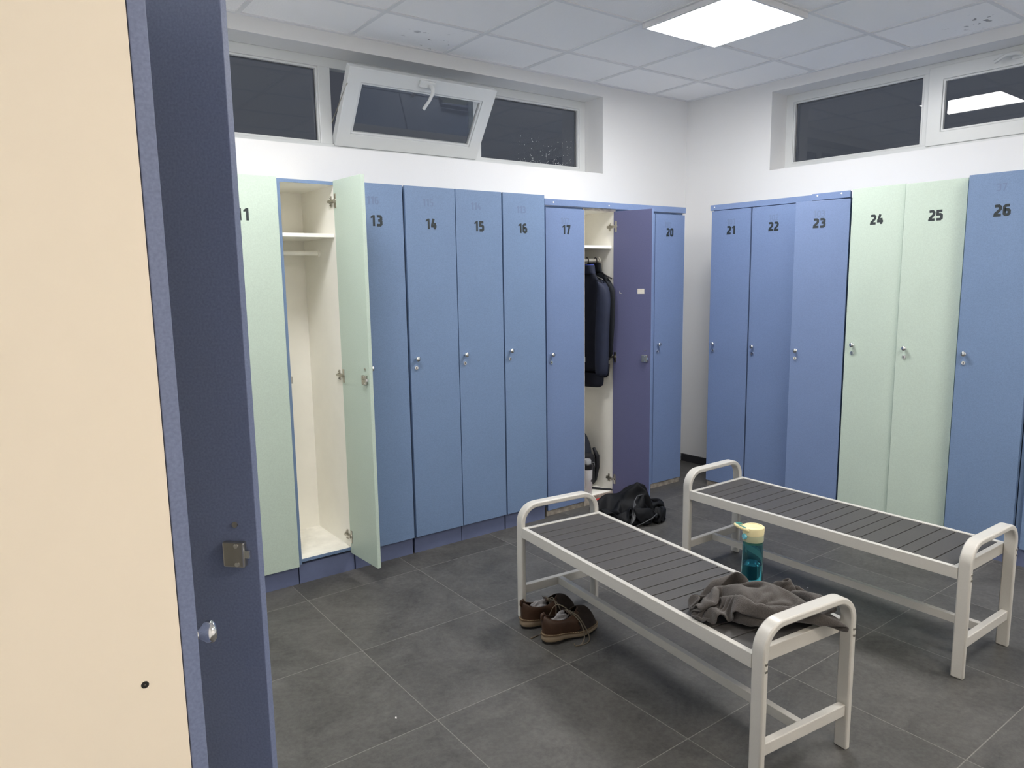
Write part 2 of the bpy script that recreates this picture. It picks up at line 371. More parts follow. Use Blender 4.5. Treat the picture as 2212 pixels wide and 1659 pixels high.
def numerals(text, cx, cz, h, y, th=.20, gap=.08, thick=.0005):
    adv = {'1': .50}
    W_ = sum(adv.get(c, .58) for c in text) + gap * (len(text) - 1); b = MB(); x = -W_ / 2
    for c in text:
        for ki, (kind, pts) in enumerate(DIG[c]):
            tk_ = thick + ki * .00012
            pl = [((p[0] + x) * h * 1.05 + cx, (p[1] - .5) * h + cz) for p in pts]
            if kind == 'p': b.prism(pl, y, y - tk_); continue
            n = len(pl); hw = th * h / 2
            Lp, Rp = [], []
            for i in range(n):
                P = Vector(pl[i])
                a = Vector(pl[i - 1]) if (i > 0 or kind == 'c') else None; d = Vector(pl[(i + 1) % n]) if (i < n - 1 or kind == 'c') else None
                d1 = (P - a).normalized() if a is not None else None; d2 = (d - P).normalized() if d is not None else None
                if d1 is None: d1 = d2
                if d2 is None: d2 = d1
                n1 = Vector((-d1.y, d1.x)); n2 = Vector((-d2.y, d2.x)); mN = (n1 + n2).normalized(); kk = hw / max(.5, mN.dot(n1))
                Lp.append(P + mN * kk); Rp.append(P - mN * kk)
            for i in range(n if kind == 'c' else n - 1):
                j = (i + 1) % n
                b.prism([tuple(Lp[i]), tuple(Lp[j]), tuple(Rp[j]), tuple(Rp[i])], y, y - tk_)
        x += adv.get(c, .58) + gap
    return b

# ------------------------------------------------------------------ lockers
def add_knob(parent, x, z, y, lock=.049, cyl=True):
    MB().lathe([(.0070, 0), (.0060, .002), (.0048, .007), (.0075, .0105), (.0122, .015), (.0142, .020), (.0138, .0235), (.0110, .0265), (.006, .0280), (.002, .0283)], (x, y, z), (0, -1, 0), 20).build('knob', m_chrome, parent, smooth=50)
    if not cyl: return
    o = MB().lathe([(.0115, 0), (.0115, .0035), (.010, .006), (.0065, .0062), (.0062, .0045), (.001, .0045)], (x - .003, y, z - lock), (0, -1, 0), 18).box(x - .0042, x - .0018, y - .0068, y - .0045, z - lock - .005, z - lock + .005, 1).build('lock_cylinder', [m_chrome, m_dark], parent, smooth=40)
def add_hinge(parent, x, z, d, side=-1):
    # concealed cup hinge: plate on the cabinet side, arm, cup plate on the door
    b = MB(); y = -d
    b.box(x - .004, x, y + .012, y + .060, z - .009, z + .009).box(x - .004, x, y + .028, y + .044, z - .027, z + .027)
    b.box(x - .016, x - .004, y - .002, y + .052, z - .006, z + .006)
    b.cyl((x - .010, y + .036, z - .018), (x - .004, y + .036, z - .018), .004, 8).cyl((x - .010, y + .036, z + .018), (x - .004, y + .036, z + .018), .004, 8)
    b.build('hinge', m_steel, parent, bevel=.001)

def make_locker(name, label, loc, rotz, w, d, z0, z1, mdoor, num=None, ghost=None, knobz=1.093, knobx=.036, nx=None, nz=1.808, gx=None, gz=1.912,
                theta=0.0, open_=False, plinth=(.10, .022), mside=None, mplinth=None, mghost=None, shelf=1.745, floor_z=.12, cup=None, rail=None, lip=.006, proud=0.0, group='lockers along the walls', dw=None, topz=None, hs=None, bgap=.003, mback=None, cyl=True, nh=.055, edge=None):
    """local frame: x along the wall (0..w), wall plane y=0, room towards -y; d = distance of the door front from the wall"""
    T = .018; t = thing(name, label, 'locker', loc, rotz, group)
    mplinth = mplinth or m_plinth; edge = edge or m_blue
    bd = d - proud - T - .0008; ph, pr = plinth; top = topz or (z1 - .004); g_ = .0015
    if not open_:
        b = MB().box(g_, w - g_, -bd + bgap, -.004, ph + .001, top); b.build('body', mside or m_blue, t)
    else:
        k = .016; b = MB()
        b.box(g_, k, -bd + .002, -.004, ph + .001, top).box(w - k, w - g_, -bd + .002, -.004, ph + .001, top)
        b.box(k, w - k, -.012, -.004, ph, top).box(k, w - k, -bd + .002, -.012, top - k, top)
        b.build('body', mside or m_white, t)
        MB().box(k, w - k, -bd + .002, -.012, floor_z - k, floor_z).build('floor_board', m_floorw, t)
        e = MB().box(g_, k, -bd, -bd + .002, ph + .001, top).box(w - k, w - g_, -bd, -bd + .002, ph + .001, top).box(k, w - k, -bd, -bd + .002, top - k, top).box(k, w - k, -bd, -bd + .002, floor_z - k, floor_z)
        e.build('edge_band', edge, t)
        MB().box(k + .001, w - k - .001, -bd + .02, -.014, shelf - .018, shelf).build('shelf', m_white, t, bevel=.001)
        if rail:
            ry, rz = rail; MB().cyl((k, ry, rz), (w - k, ry, rz), .0115, 16).build('hanging_rail', m_white, t, smooth=40)
            for (xa, xb) in ((w - k - .012, w - k - .0005), (k + .0005, k + .012)): MB().cyl((xa, ry, rz), (xb, ry, rz), .019, 18).build('rail_socket', m_white, t, smooth=40)
        for hz in (cup or ()): add_hinge(t, w - k, hz, bd)
        MB().box(k + .0003, k + .010, -bd + .004, -bd + .026, knobz - .070, knobz - .036).build('strike_plate', m_steel, t, bevel=.001)
    MB().box(g_, w - g_, -bd + pr - .016, -bd + pr, 0, ph).build('plinth', mplinth, t)
    # door hinged on the viewer's right
    dw = dw or (w - .004)
    leafb = MB().box(-dw, 0, -T, 0, z0, z1)
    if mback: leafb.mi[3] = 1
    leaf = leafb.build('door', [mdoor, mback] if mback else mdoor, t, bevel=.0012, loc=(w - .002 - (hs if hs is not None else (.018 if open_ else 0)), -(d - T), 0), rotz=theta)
    kx = -dw + knobx
    add_knob(leaf, kx, knobz, -T, cyl=cyl)
    if num:
        cxn = (nx if nx is not None else w / 2) - (w - .002)
        numerals(num, cxn, nz, nh, -T - .0002, th=.245).build('number', m_num, leaf, fix=True)
    if ghost:
        cxg = (gx if gx is not None else w / 2) - (w - .002)
        tag(numerals(ghost, cxg, gz, .040, -T - .0002, th=.15, gap=.02, thick=.0003).build('old_number', mghost or m_ghost, leaf), 'faded earlier number')
    if open_:
        lz = knobz - .052
        b = MB().box(kx - .020, kx + .021, .0005, .013, lz - .023, lz + .023); b.build('lock_case', m_steel, leaf, bevel=.003)
        MB().box(kx - .030, kx - .0195, .003, .011, lz - .006, lz + .008).build('lock_bolt', m_chrome, leaf, bevel=.001)
        for dz in (-.017, .017): MB().cyl((kx - .006, .0125, lz + dz), (kx - .006, .0145, lz + dz), .0042, 10).build('screw', m_chrome, leaf)
        MB().cyl((kx, 0, knobz), (kx, .003, knobz), .0052, 10).build('screw', m_steel, leaf)
        for hz in (cup or ()):
            b = MB().box(-.026, -.010, .0, .0035, hz - .034, hz + .034).cyl((-.016, -.004, hz), (-.016, .005, hz), .013, 14).box(-.020, .0, .002, .012, hz - .006, hz + .006)
            b.build('hinge_plate', m_steel, leaf, bevel=.001)
    return t, leaf

LK = {}
def L_(n, x0, x1, m, lab, **k):
    LK[n] = make_locker('locker', lab, LW(x0), 0, x1 - x0, .465, .098, 2.0, m, num=None if n == 12 else str(n), **k); return LK[n]
L_(11, -3.770, -3.457, m_mint, 'mint green locker 11 partly cut off by the near open door', nx=.146, nz=1.822)
L_(12, -3.455, -3.155, m_mint, 'open mint green locker showing its empty white inside', open_=True, theta=math.radians(93.0), shelf=1.747, rail=(-.222, 1.659), floor_z=.128, cup=(1.903, 1.040, .190), knobz=1.093, knobx=.040, dw=.286)
L_(13, -3.150, -2.803, m_blue, 'blue locker 13 half hidden behind the open mint door', ghost='116', nx=.192, nz=1.815, gx=.176, gz=1.915, dw=.335)
L_(14, -2.793, -2.483, m_blue, 'closed blue locker 14 second right of the open mint door', ghost='115', nx=.154, nz=1.808, gx=.139, gz=1.918)
L_(15, -2.482, -2.1705, m_blue, 'closed blue locker 15 between lockers 14 and 16', ghost='114', nx=.153, nz=1.805, gx=.134, gz=1.913)
L_(16, -2.1645, -1.855, m_blue, 'closed blue locker 16 left of the older bank with a cover strip', ghost='113', nx=.142, nz=1.802, gx=.133, gz=1.908)
def O_(n, x0, x1, lab, **k):
    kw = dict(num=None if n in (18, 19) else str(n), knobz=1.041, nz=1.806, plinth=(.055, .012), mplinth=m_worn, topz=1.948, edge=m_chip); kw.update(k)
    LK[n] = make_locker('locker', lab, LW(x0), 0, x1 - x0, .43, .040, 1.933, m_blue2, **kw); return LK[n]
O_(17, -1.822, -1.504, 'blue locker 17 with a worn scuffed base', ghost='107', nx=.165, gx=.154, gz=1.857)
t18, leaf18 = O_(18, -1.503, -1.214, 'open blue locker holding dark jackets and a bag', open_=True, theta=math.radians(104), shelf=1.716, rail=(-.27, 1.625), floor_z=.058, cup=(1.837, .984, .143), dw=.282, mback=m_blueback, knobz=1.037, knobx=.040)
O_(19, -1.212, -.858, 'blue locker behind the open door of the jacket locker')
O_(20, -.856, -.553, 'narrow blue locker 20 next to the room corner', ghost='110', nx=.147, nz=1.812, gx=.126, gz=1.862)
def strip(name, label, loc, rotz, x0, x1, d, z0, z1, screws, group=None, th=.017):
    o = MB().box(x0, x1, -d, -d + th, z0, z1).build(name, m_blue2, loc=loc, rotz=rotz, bevel=.0012); tag(o, label, 'trim board', group)
    for (sx, sz) in screws: MB().lathe([(.005, 0), (.005, .0012), (.0015, .002)], (sx, -d, sz), (0, -1, 0), 10).build('screw', m_white, o)
    return o
strip('cover_strip', 'long blue cover strip above lockers 17 to 20', (0, 0, 0), 0, -1.828, -.548, .4320, 1.9475, 1.986, ((-1.76, 1.966), (-1.295, 1.966)), 'cover strips over the old lockers')

def R_(n, s0, s1, d, z0, z1, m, lab, **k):
    LK[n] = make_locker('locker', lab, RW(s0), RW_ANG, s1 - s0, d, z0, z1, m, **k); return LK[n]
old = dict(knobz=1.036, plinth=(.055, .012), mplinth=m_worn, topz=1.955)
R_(21, .577, .886, .458, .040, 1.950, m_blue2, 'blue locker 21 at the left end of the right row', num='21', ghost='101', nx=.159, nz=1.814, gx=.157, gz=1.870, knobx=.040, **old)
R_(22, .893, 1.222, .458, .040, 1.950, m_blue2, 'blue locker 22 shaded beside a door left ajar', num='22', ghost='102', nx=.160, nz=1.819, gx=.158, gz=1.874, **old)
R_(23, 1.226, 1.545, .458, .040, 1.950, m_blue2, 'blue locker 23 with its door standing slightly ajar', num='23', ghost='103', nx=.146, nz=1.817, gx=.143, gz=1.872, theta=math.radians(12.5), **old)
R_(24, 1.556, 1.858, .460, .098, 2.002, m_mint, 'mint green locker 24 beside the dark gap', num='24', nx=.150, nz=1.817, knobz=1.088, knobx=.050)
R_(25, 1.860, 2.176, .474, .098, 1.998, m_mint, 'mint green locker 25 shaded by the taller blue door at its right', num='25', nx=.166, nz=1.816, knobz=1.088, knobx=.050, proud=.012)
R_(26, 2.194, 2.518, .530, .098, 2.002, m_blue, 'blue locker 26 standing proud of its mint neighbours', num='26', ghost='37', nx=.162, nz=1.814, gx=.152, gz=1.928, knobz=1.084, knobx=.040, nh=.057)
R_(27, 2.521, 2.870, .530, .098, 2.002, m_blue, 'blue locker cut off by the right edge of the picture', dw=.315, knobz=1.084)
strip('cover_strip', 'long blue cover strip above lockers 21 to 23', RW_O, RW_ANG, .567, 1.547, .4605, 1.954, 1.991, ((.60, 1.975),), 'cover strips over the old lockers')
strip('cover_strip', 'short blue strip piece screwed over the end above locker 23', RW_O, RW_ANG, 1.310, 1.548, .4665, 1.956, 1.996, ((1.345, 1.983), (1.495, 1.983)), 'cover strips over the old lockers', th=.0058)

# stickers left on the inside of the open blue door
def leafpatch(name, leaf, x0, x1, z0, z1, m, poly=None):
    b = MB()
    if poly: b.prism(poly, .0004, .0010)
    else: b.box(x0, x1, .0004, .0010, z0, z1)
    return b.build(name, m, leaf)
leafpatch('sticker', leaf18, -.232, -.182, 1.402, 1.434, m_sticker)
leafpatch('sticker', leaf18, 0, 0, 0, 0, m_sticker, [(-.048, 1.404), (-.066, 1.404), (-.052, 1.412), (-.050, 1.424)])

# row on the left beside the camera: rot +90, local x runs along +Y
WXF = -4.483; WD = .465
tn, leafn = make_locker('locker', 'nearest locker with a plain cream side panel filling the left edge', (XW, -3.040, 0), PI / 2, .312, WXF - XW, .098, 2.0, m_bluen, knobz=1.093, knobx=.034, mside=m_cream, bgap=.0004, cyl=False)
MB().lathe([(.0042, 0), (.0042, .0006), (.0005, .0006)], (.0016, XW + 4.5428, 1.0685), (-1, 0, 0), 12, cap=False).build('screw_hole', m_dark, tn)
make_locker('locker', 'blue locker with its door swung open beside the camera', (XW, -2.7275, 0), PI / 2, .3055, WXF - XW, .098, 2.0, m_bluen, knobz=1.093, knobx=.040, open_=True, theta=math.radians(44.0), hs=.003, dw=.300, rail=(-.22, 1.66), cup=(1.90, 1.04, .19), mside=m_white)

# ------------------------------------------------------------------ benches
SL = [.080, .058, .058, .080, .058, .080, .058, .080, .059, .058, .080, .058, .058, .080, .080, .058, .080, .078]
def make_bench(label, loc, rotz, w, Lh, zt=.430, za=.530):
    t = thing('bench', label, 'bench', loc, rotz, 'slatted benches'); hw, hl = w / 2, Lh / 2; tk, fw = .022, .045
    def outline(off):
        r = .088 - off; x = hw - off; z = za - off; P = [(-x, 0)]
        for k in range(0, 11):
            a = PI - PI / 2 * k / 10; P.append((-x + r + r * math.cos(a), z - r + r * math.sin(a)))
        for k in range(0, 11):
            a = PI / 2 - PI / 2 * k / 10; P.append((x - r + r * math.cos(a), z - r + r * math.sin(a)))
        P.append((x, 0)); return P
    A, Bn = outline(0), outline(tk)
    for sg in (1, -1):
        ya, yb = (hl - fw, hl) if sg > 0 else (-hl, -hl + fw)
        b = MB(); n = len(A)
        V = [(p[0], y, p[1]) for y in (ya, yb) for P in (A, Bn) for p in P]
        Fc = []
        for i in range(n - 1):
            Fc += [(i, i + 1, 2 * n + i + 1, 2 * n + i), (n + i, 3 * n + i, 3 * n + i + 1, n + i + 1), (i, n + i, n + i + 1, i + 1), (2 * n + i, 2 * n + i + 1, 3 * n + i + 1, 3 * n + i)]
        for i in (0, n - 1): Fc.append((i, 2 * n + i, 3 * n + i, n + i))
        b.add(V, Fc); b.build('arm_frame', m_bench, t, bevel=.005, smooth=35)
        b = MB(); b.box(-hw + tk, hw - tk, (hl - .033) if sg > 0 else -hl + .008, (hl - .008) if sg > 0 else -hl + .033, .116, .155).build('cross_bar', m_bench, t, bevel=.003)
        for sx in (1, -1):
            for z in (zt - .004, zt - .026):
                x = sx * (hw - tk / 2); MB().lathe([(.006, 0), (.006, .0015), (.004, .003), (.0015, .0032)], (x, sg * hl, z - .012), (0, sg, 0), 12).build('bolt', m_steel, t, smooth=40)
    ri = .020; hi = hl - fw
    for sx in (1, -1):
        x0, x1 = (hw - ri, hw) if sx > 0 else (-hw, -hw + ri)
        MB().box(x0, x1, -hi, hi, zt - .046, zt).build('side_rail', m_bench, t, bevel=.002)
    for sy in (1, -1):
        y0, y1 = (hi - .020, hi) if sy > 0 else (-hi, -hi + .020)
        MB().box(-hw + ri, hw - ri, y0, y1, zt - .046, zt - .0005).build('end_rail', m_bench, t, bevel=.002)
    span = 2 * (hi - .020); k = span / sum(SL); y = hi - .020
    for sw in SL:
        a, b_ = y - sw * k + .0021, y - .0021; y -= sw * k
        MB().box(-hw + ri + .0005, hw - ri - .0005, a, b_, zt - .020, zt - .003).build('slat', m_slat, t, bevel=.0012)
    MB().box(-.012, .012, -hl + .034, hl - .034, .119, .153).build('stretcher', m_bench, t, bevel=.002)
    return t
def place_bench(label, nw, rot, w, Lh):
    c, s = math.cos(rot), math.sin(rot); lx, ly = -w / 2, Lh / 2
    return make_bench(label, (nw[0] - (c * lx - s * ly), nw[1] - (s * lx + c * ly), 0), rot, w, Lh)
B1R = math.radians(-5.95)
bench1 = place_bench('front slatted bench with a grey towel and bottle on it', (-2.804, -1.409), B1R, .425, 1.368)
bench2 = place_bench('rear slatted bench with nothing on its seat', (-1.806, -1.508), math.radians(-.5), .428, 1.355)

# ------------------------------------------------------------------ cloth heaps (simulated shapes stored as grids)
def heap_grid(deltas, nx, ny):
    return np.cumsum(np.array(deltas, 'f8').reshape(ny + 1, nx + 1, 3), axis=1) / 2500.0
T_TXT = [
-295,-464,16,0,0,28,0,2,28,17,-17,7,19,-9,-15,7,-22,-9,25,-2,-18,14,7,-22,12,-4,23,-3,-1,25,19,16,-10,18,-13,-3,8,19,-22,28,-2,7,27,-4,1,-23,-12,9,-14,0,21,-15,2,24,-20,7,12,-21,16,4,-19,13,2,-22,16,10,0,-6,27,19,-16,13,14,3,20,24,-14,5,11,-4,-29,12,1,-19,23,-13,-12,20,-7,-14,17,2,-20,19,8,-24,5,17,-17,6,18,-12,-4,30,-5,9,-2,-19,4,-25,8,3,-25,-2,0,-23,19,-2,2,26,-1,3,26,-4,6,21,-6,11,25,-4,15,24,0,11,21,
-287,-434,22,-8,-5,24,25,-13,16,-10,-22,-11,17,-15,-16,21,-1,3,32,5,8,5,9,-27,15,-6,19,-4,2,23,26,-14,19,14,11,-20,1,20,-17,25,-1,1,8,-15,-24,6,-3,31,-9,-2,26,-13,2,20,-25,7,12,-20,14,9,-21,12,2,-20,19,9,-4,-4,25,23,-15,-1,22,-14,7,20,-3,16,17,-17,-14,10,12,-22,16,-8,-21,23,-11,-2,19,-1,-17,16,5,-25,6,11,-19,0,29,2,7,17,-20,12,-9,-24,5,-26,6,3,-25,3,-4,-17,18,0,1,27,-3,5,27,-6,12,18,-4,14,21,-5,11,24,-1,12,23,
-294,-421,49,32,-2,-6,-15,-22,-7,8,-18,-6,20,-10,-11,25,-4,-2,-11,4,26,29,5,3,22,12,-3,16,-14,16,12,-4,28,19,10,-20,-3,23,-19,12,-1,-21,23,-13,3,0,-7,28,-1,-5,25,-14,6,21,-20,8,14,-20,10,8,-26,15,6,-18,16,6,-4,-4,25,18,-17,13,23,-4,-16,17,-17,-7,23,-9,14,14,-13,-16,13,16,-17,13,-4,-25,26,-4,-5,21,2,-21,13,4,-20,0,30,-1,8,8,-23,13,-18,-23,3,-25,2,4,-25,7,-3,-13,21,-1,3,28,-3,8,23,-8,17,18,-3,15,19,-3,10,22,-5,13,25,
-287,-405,76,12,-25,-6,18,-13,-18,6,0,-21,23,-10,-17,17,-5,18,-9,3,25,18,-9,18,29,10,-2,18,7,-8,11,-2,30,23,7,-18,0,18,-23,12,2,-23,20,-13,12,11,-14,20,-6,1,23,-19,4,21,-17,12,14,-25,7,11,-22,14,9,-19,16,3,-1,-5,25,15,-16,15,16,-18,-4,21,4,-20,14,-17,-13,27,-9,6,21,-7,-15,3,19,-20,15,4,-25,23,2,-12,19,-10,0,4,0,-28,19,18,-13,8,-10,-21,5,-27,-4,3,-25,12,3,-15,23,-9,2,27,-2,15,16,-6,16,21,-1,16,22,-8,9,21,-1,12,27,
-273,-391,57,18,-20,-1,17,-15,-5,13,-19,-8,15,15,-20,14,-6,20,6,-10,24,1,-5,31,25,3,-1,9,26,-11,24,-5,-11,24,6,4,16,4,-22,4,19,-21,21,-18,9,7,-14,22,-9,5,25,-14,3,17,-23,7,13,-19,13,9,-24,8,7,-18,19,13,1,-7,22,18,-19,11,18,-19,4,15,-17,-14,14,11,-22,19,-8,-15,26,-10,5,16,-7,-25,3,24,-13,17,12,-16,13,-8,-22,21,-17,1,14,-12,-24,18,3,-19,3,-21,-8,3,-27,12,-1,-7,23,-4,-1,26,-2,16,19,-8,15,19,-3,17,24,-6,13,21,-1,9,23,
-269,-387,27,16,-16,-1,23,-19,-4,1,6,26,19,-17,6,19,14,12,15,-11,14,-4,2,31,28,-1,0,23,11,-12,1,16,-21,16,1,-20,27,13,6,21,-8,-12,18,-9,-15,6,-2,27,-7,-2,26,-18,9,18,-21,9,6,-23,9,9,-21,13,8,-19,12,18,8,-12,21,16,-18,8,20,-19,3,16,-20,1,17,-7,-25,10,18,-14,16,-8,-18,23,-18,2,15,3,-28,14,23,-6,15,6,-23,13,-12,-21,17,-19,5,6,-21,-11,18,-6,-18,7,-29,3,-3,-11,24,-2,1,29,-8,9,17,-5,16,21,-4,15,22,-7,16,24,2,13,23,
-252,-368,16,21,-16,6,19,-12,11,8,-12,22,-16,-12,24,21,-13,15,9,32,-4,25,-7,-1,21,9,14,28,4,0,16,4,-21,7,17,-20,18,4,-16,27,1,0,16,-11,-11,7,-2,30,0,-9,24,-22,11,10,-22,9,5,-26,10,10,-17,16,13,-16,6,17,5,-25,6,11,-24,2,19,-20,3,21,6,19,23,-20,-3,13,-7,-25,13,18,-17,17,-10,-17,22,-14,0,12,4,-26,20,19,-14,8,-1,-25,2,-20,-17,26,-15,11,11,-19,4,11,-23,-14,0,-16,20,-3,0,27,-10,7,23,-7,5,22,-7,13,27,3,17,16,-8,14,25,
-256,-355,41,19,-20,6,22,-3,9,2,-16,22,0,-17,27,25,0,10,15,24,-10,21,6,-21,21,-2,-4,25,14,14,25,-3,-4,14,14,-19,8,14,-20,25,-5,-10,20,-11,-4,10,-22,15,-8,9,22,-20,11,10,-24,10,11,-18,11,12,-18,8,16,-9,3,26,0,-21,11,13,-23,-12,14,-21,-6,27,0,17,21,-14,7,15,-16,-15,12,19,-20,16,-1,-21,26,-17,3,11,-8,-21,16,3,-23,13,4,-26,-1,0,-25,18,-24,0,20,-8,18,5,-23,11,8,-23,5,-5,-4,26,-8,4,23,-9,2,24,-10,9,29,-3,10,17,-3,14,27,
-265,-358,67,21,-7,7,22,-13,11,20,-3,20,7,-16,18,29,-3,3,24,13,-9,12,21,-23,11,10,-18,28,-3,-9,14,18,17,20,2,-4,23,1,-13,18,9,-12,24,-13,-5,14,-26,-4,-15,10,17,-22,9,13,-15,11,17,-19,8,17,-16,8,17,-12,0,24,1,-19,15,10,-19,-13,17,-21,-12,21,-17,-2,22,3,18,20,-22,-3,15,2,-21,14,13,-20,23,-13,-11,2,9,-22,8,8,-24,11,-5,-25,22,-18,-2,14,-18,-14,15,-22,4,10,-12,22,9,-22,13,-2,-10,22,-10,3,25,-9,-2,25,-10,4,22,-8,6,25,-2,7,26,
-272,-356,96,21,-15,5,21,-8,10,23,1,18,26,5,4,20,1,-7,24,17,-10,20,12,-13,23,-1,-14,-2,14,-26,27,8,-1,25,10,5,16,-3,16,27,-3,-5,6,-20,3,23,-13,-10,-8,-28,6,-17,10,14,-9,23,11,-19,9,17,-16,18,12,-10,6,23,1,-18,18,8,-24,-3,18,-9,-20,18,-14,-15,20,-10,3,21,-8,18,20,-5,-18,19,0,-20,15,-6,-22,5,-5,-26,7,23,-16,9,0,-24,20,-18,-12,17,-23,10,17,-20,-2,10,-21,7,6,-16,20,-2,-9,23,-7,-6,27,-13,-3,25,-6,4,22,-9,3,23,-4,8,28,
-265,-334,114,17,-15,5,24,-6,7,30,3,5,25,2,-5,8,-1,-28,22,3,-16,19,9,-14,12,18,17,24,-3,-2,22,25,-8,25,9,10,28,-3,3,8,-22,15,14,-15,-2,24,-9,-10,2,-23,-11,-18,-16,22,-6,23,12,-15,10,13,-15,19,7,-11,16,20,-2,-10,21,8,-27,3,15,-15,-15,18,1,-23,15,-12,16,13,-8,-20,19,-3,-23,18,1,-19,20,-4,-20,21,-10,-5,4,-6,-22,14,18,-14,16,-15,-18,16,-23,5,16,-15,11,13,-24,1,10,-17,15,-6,-10,24,-8,-8,27,-8,0,22,-12,3,24,-9,8,22,-8,10,27,
-254,-311,98,25,-13,13,14,-13,-6,28,-8,-1,24,15,4,23,-1,-11,8,7,-28,23,8,-8,24,12,7,8,10,25,22,-2,13,27,-1,7,28,12,0,10,-19,13,21,-8,-6,18,-19,-6,-1,-24,-7,1,-29,-8,-8,16,21,-15,21,9,-14,18,8,-10,21,14,-5,-2,24,9,-23,7,13,-19,-10,14,5,-23,22,-20,3,12,-16,-13,11,16,-20,19,1,-23,19,0,-21,8,-7,-24,20,-17,3,19,-7,-17,18,4,-21,13,-21,-1,14,-11,20,12,-25,-5,8,-18,17,-3,-12,22,-12,-3,22,-14,3,22,-15,11,23,-11,2,17,-13,11,22,
-241,-299,78,18,-6,16,26,-8,5,17,-13,-16,27,0,-6,12,21,10,27,-3,-3,12,22,-13,26,8,8,21,4,16,16,-2,19,19,-4,19,24,10,4,17,-8,-21,14,-16,-14,13,-20,-11,8,-24,-7,6,-29,-2,8,7,27,-14,8,18,-14,22,15,-16,13,14,-1,17,21,4,-22,8,16,-24,-7,11,10,-22,13,-17,-17,25,-17,-1,11,-12,-19,13,-2,-21,17,-1,-24,6,21,-16,10,-8,-25,27,-3,6,15,-15,-3,20,-5,-19,20,-17,13,10,-24,-4,5,-18,20,-3,-10,22,-21,4,19,-19,2,15,-23,1,16,-14,10,20,-9,8,23,
-226,-290,52,18,-3,19,21,1,13,22,-9,7,18,2,-27,24,3,0,6,16,26,23,-4,7,18,14,7,21,10,15,22,1,16,26,11,-1,8,-7,-21,9,-15,-18,11,-21,-15,5,-22,-6,21,-16,-10,-1,-25,0,25,4,16,0,11,27,-9,15,20,-12,14,15,-5,16,22,9,-18,17,16,-22,3,8,-6,-22,14,0,-24,18,-11,-17,21,-21,-2,16,-5,-20,12,-1,-19,13,9,-26,-6,17,-21,23,-14,-16,17,-2,14,26,-14,0,20,-16,-10,8,-22,9,10,-17,16,-19,-5,17,-25,-2,4,-20,2,16,-22,1,14,-15,6,23,-14,9,21,
-212,-279,32,19,-7,15,20,-2,14,13,11,20,22,-7,5,18,17,-13,22,4,14,7,0,30,18,4,15,23,13,8,26,17,-4,-4,-21,-18,7,-9,-21,6,-19,-18,10,-19,-14,21,-12,-15,9,-24,4,24,-6,-13,23,4,17,5,11,22,-9,11,24,-11,15,14,7,3,27,12,-7,20,13,-19,15,18,-15,-10,11,-3,-23,15,-5,-23,19,-14,-12,-5,6,-23,6,-1,-25,25,10,-3,16,-5,-17,4,4,-29,26,-10,1,23,-11,10,18,-16,-2,14,-18,11,5,-20,15,-26,0,4,-26,-1,3,-24,-1,8,-19,2,18,-18,3,19,-17,9,19,
-203,-253,28,21,-10,9,23,-4,12,20,2,13,-3,6,27,22,-6,13,16,23,6,21,6,12,14,4,24,24,16,-2,3,-9,-22,-1,-19,-22,-5,-20,-16,10,-23,-15,12,-17,-11,17,-19,-16,18,-4,-13,31,8,1,20,-3,10,16,4,21,-6,17,18,8,7,27,7,-5,23,10,-11,21,16,5,24,14,-17,-4,20,-9,-19,15,-5,-23,0,-1,-23,-10,7,-27,1,-2,-25,25,2,-11,25,7,1,11,0,-23,27,-10,-4,21,-13,6,16,-16,10,11,-16,17,4,-18,18,-21,-12,10,-26,8,-13,-26,-3,0,-22,2,8,-19,6,19,-13,7,25,
-215,-241,55,26,-3,5,23,0,6,24,4,12,19,1,17,2,-8,28,22,5,15,7,25,-5,25,15,9,4,-5,-19,-2,-24,-17,-4,-18,-20,0,-20,-18,6,-25,-10,10,-20,-15,20,-9,-20,24,14,0,25,3,9,28,5,7,24,5,6,20,2,14,5,-8,26,10,-2,22,11,3,22,6,14,25,22,-12,5,21,-10,-17,5,-6,-25,2,1,-29,-14,9,-22,1,-3,-27,22,-3,-15,22,10,13,32,-10,-4,16,2,-16,21,-13,17,16,-19,8,4,-18,20,5,-20,16,-19,-16,12,-23,7,-4,-19,10,-14,-26,-2,-7,-24,7,14,-19,4,16,
-225,-253,74,24,4,7,26,2,8,22,8,16,16,16,15,18,3,17,14,-3,23,17,25,-4,4,0,-29,0,-14,-19,-3,-20,-19,-6,-19,-14,-1,-23,-16,8,-21,-14,12,-7,-20,25,5,-2,17,-1,17,31,6,7,19,4,7,31,8,3,22,7,7,21,1,14,17,-11,18,17,-3,22,1,13,23,27,-5,9,15,-10,-16,6,-3,-27,3,-2,-28,-3,-2,-23,-14,13,-21,23,-2,-17,26,-2,-2,21,3,19,27,-10,6,23,-8,2,-4,-20,16,18,-14,17,-7,-21,13,-5,-20,18,-24,0,0,-19,11,-16,-21,6,-16,-24,6,-2,-24,7,9,
-237,-256,103,24,3,3,26,6,10,20,6,9,19,12,19,18,15,17,14,17,-11,14,13,-19,-2,-8,-20,-5,-17,-19,-4,-21,-17,-6,-26,-12,2,-15,-17,8,-16,-19,23,5,-11,21,0,15,22,3,17,22,2,11,26,-1,9,24,12,4,26,2,6,20,8,10,24,-1,14,19,0,16,24,3,9,24,1,17,-1,-8,-24,-9,-13,-20,-5,-11,-25,17,19,-10,16,-13,-13,19,10,-18,17,10,-18,25,-6,6,19,-6,18,8,-16,19,0,-19,21,4,-24,2,17,-9,22,-9,-15,18,-22,-8,4,-21,10,-14,-17,12,-16,-16,10,-17,-26,5,-2,
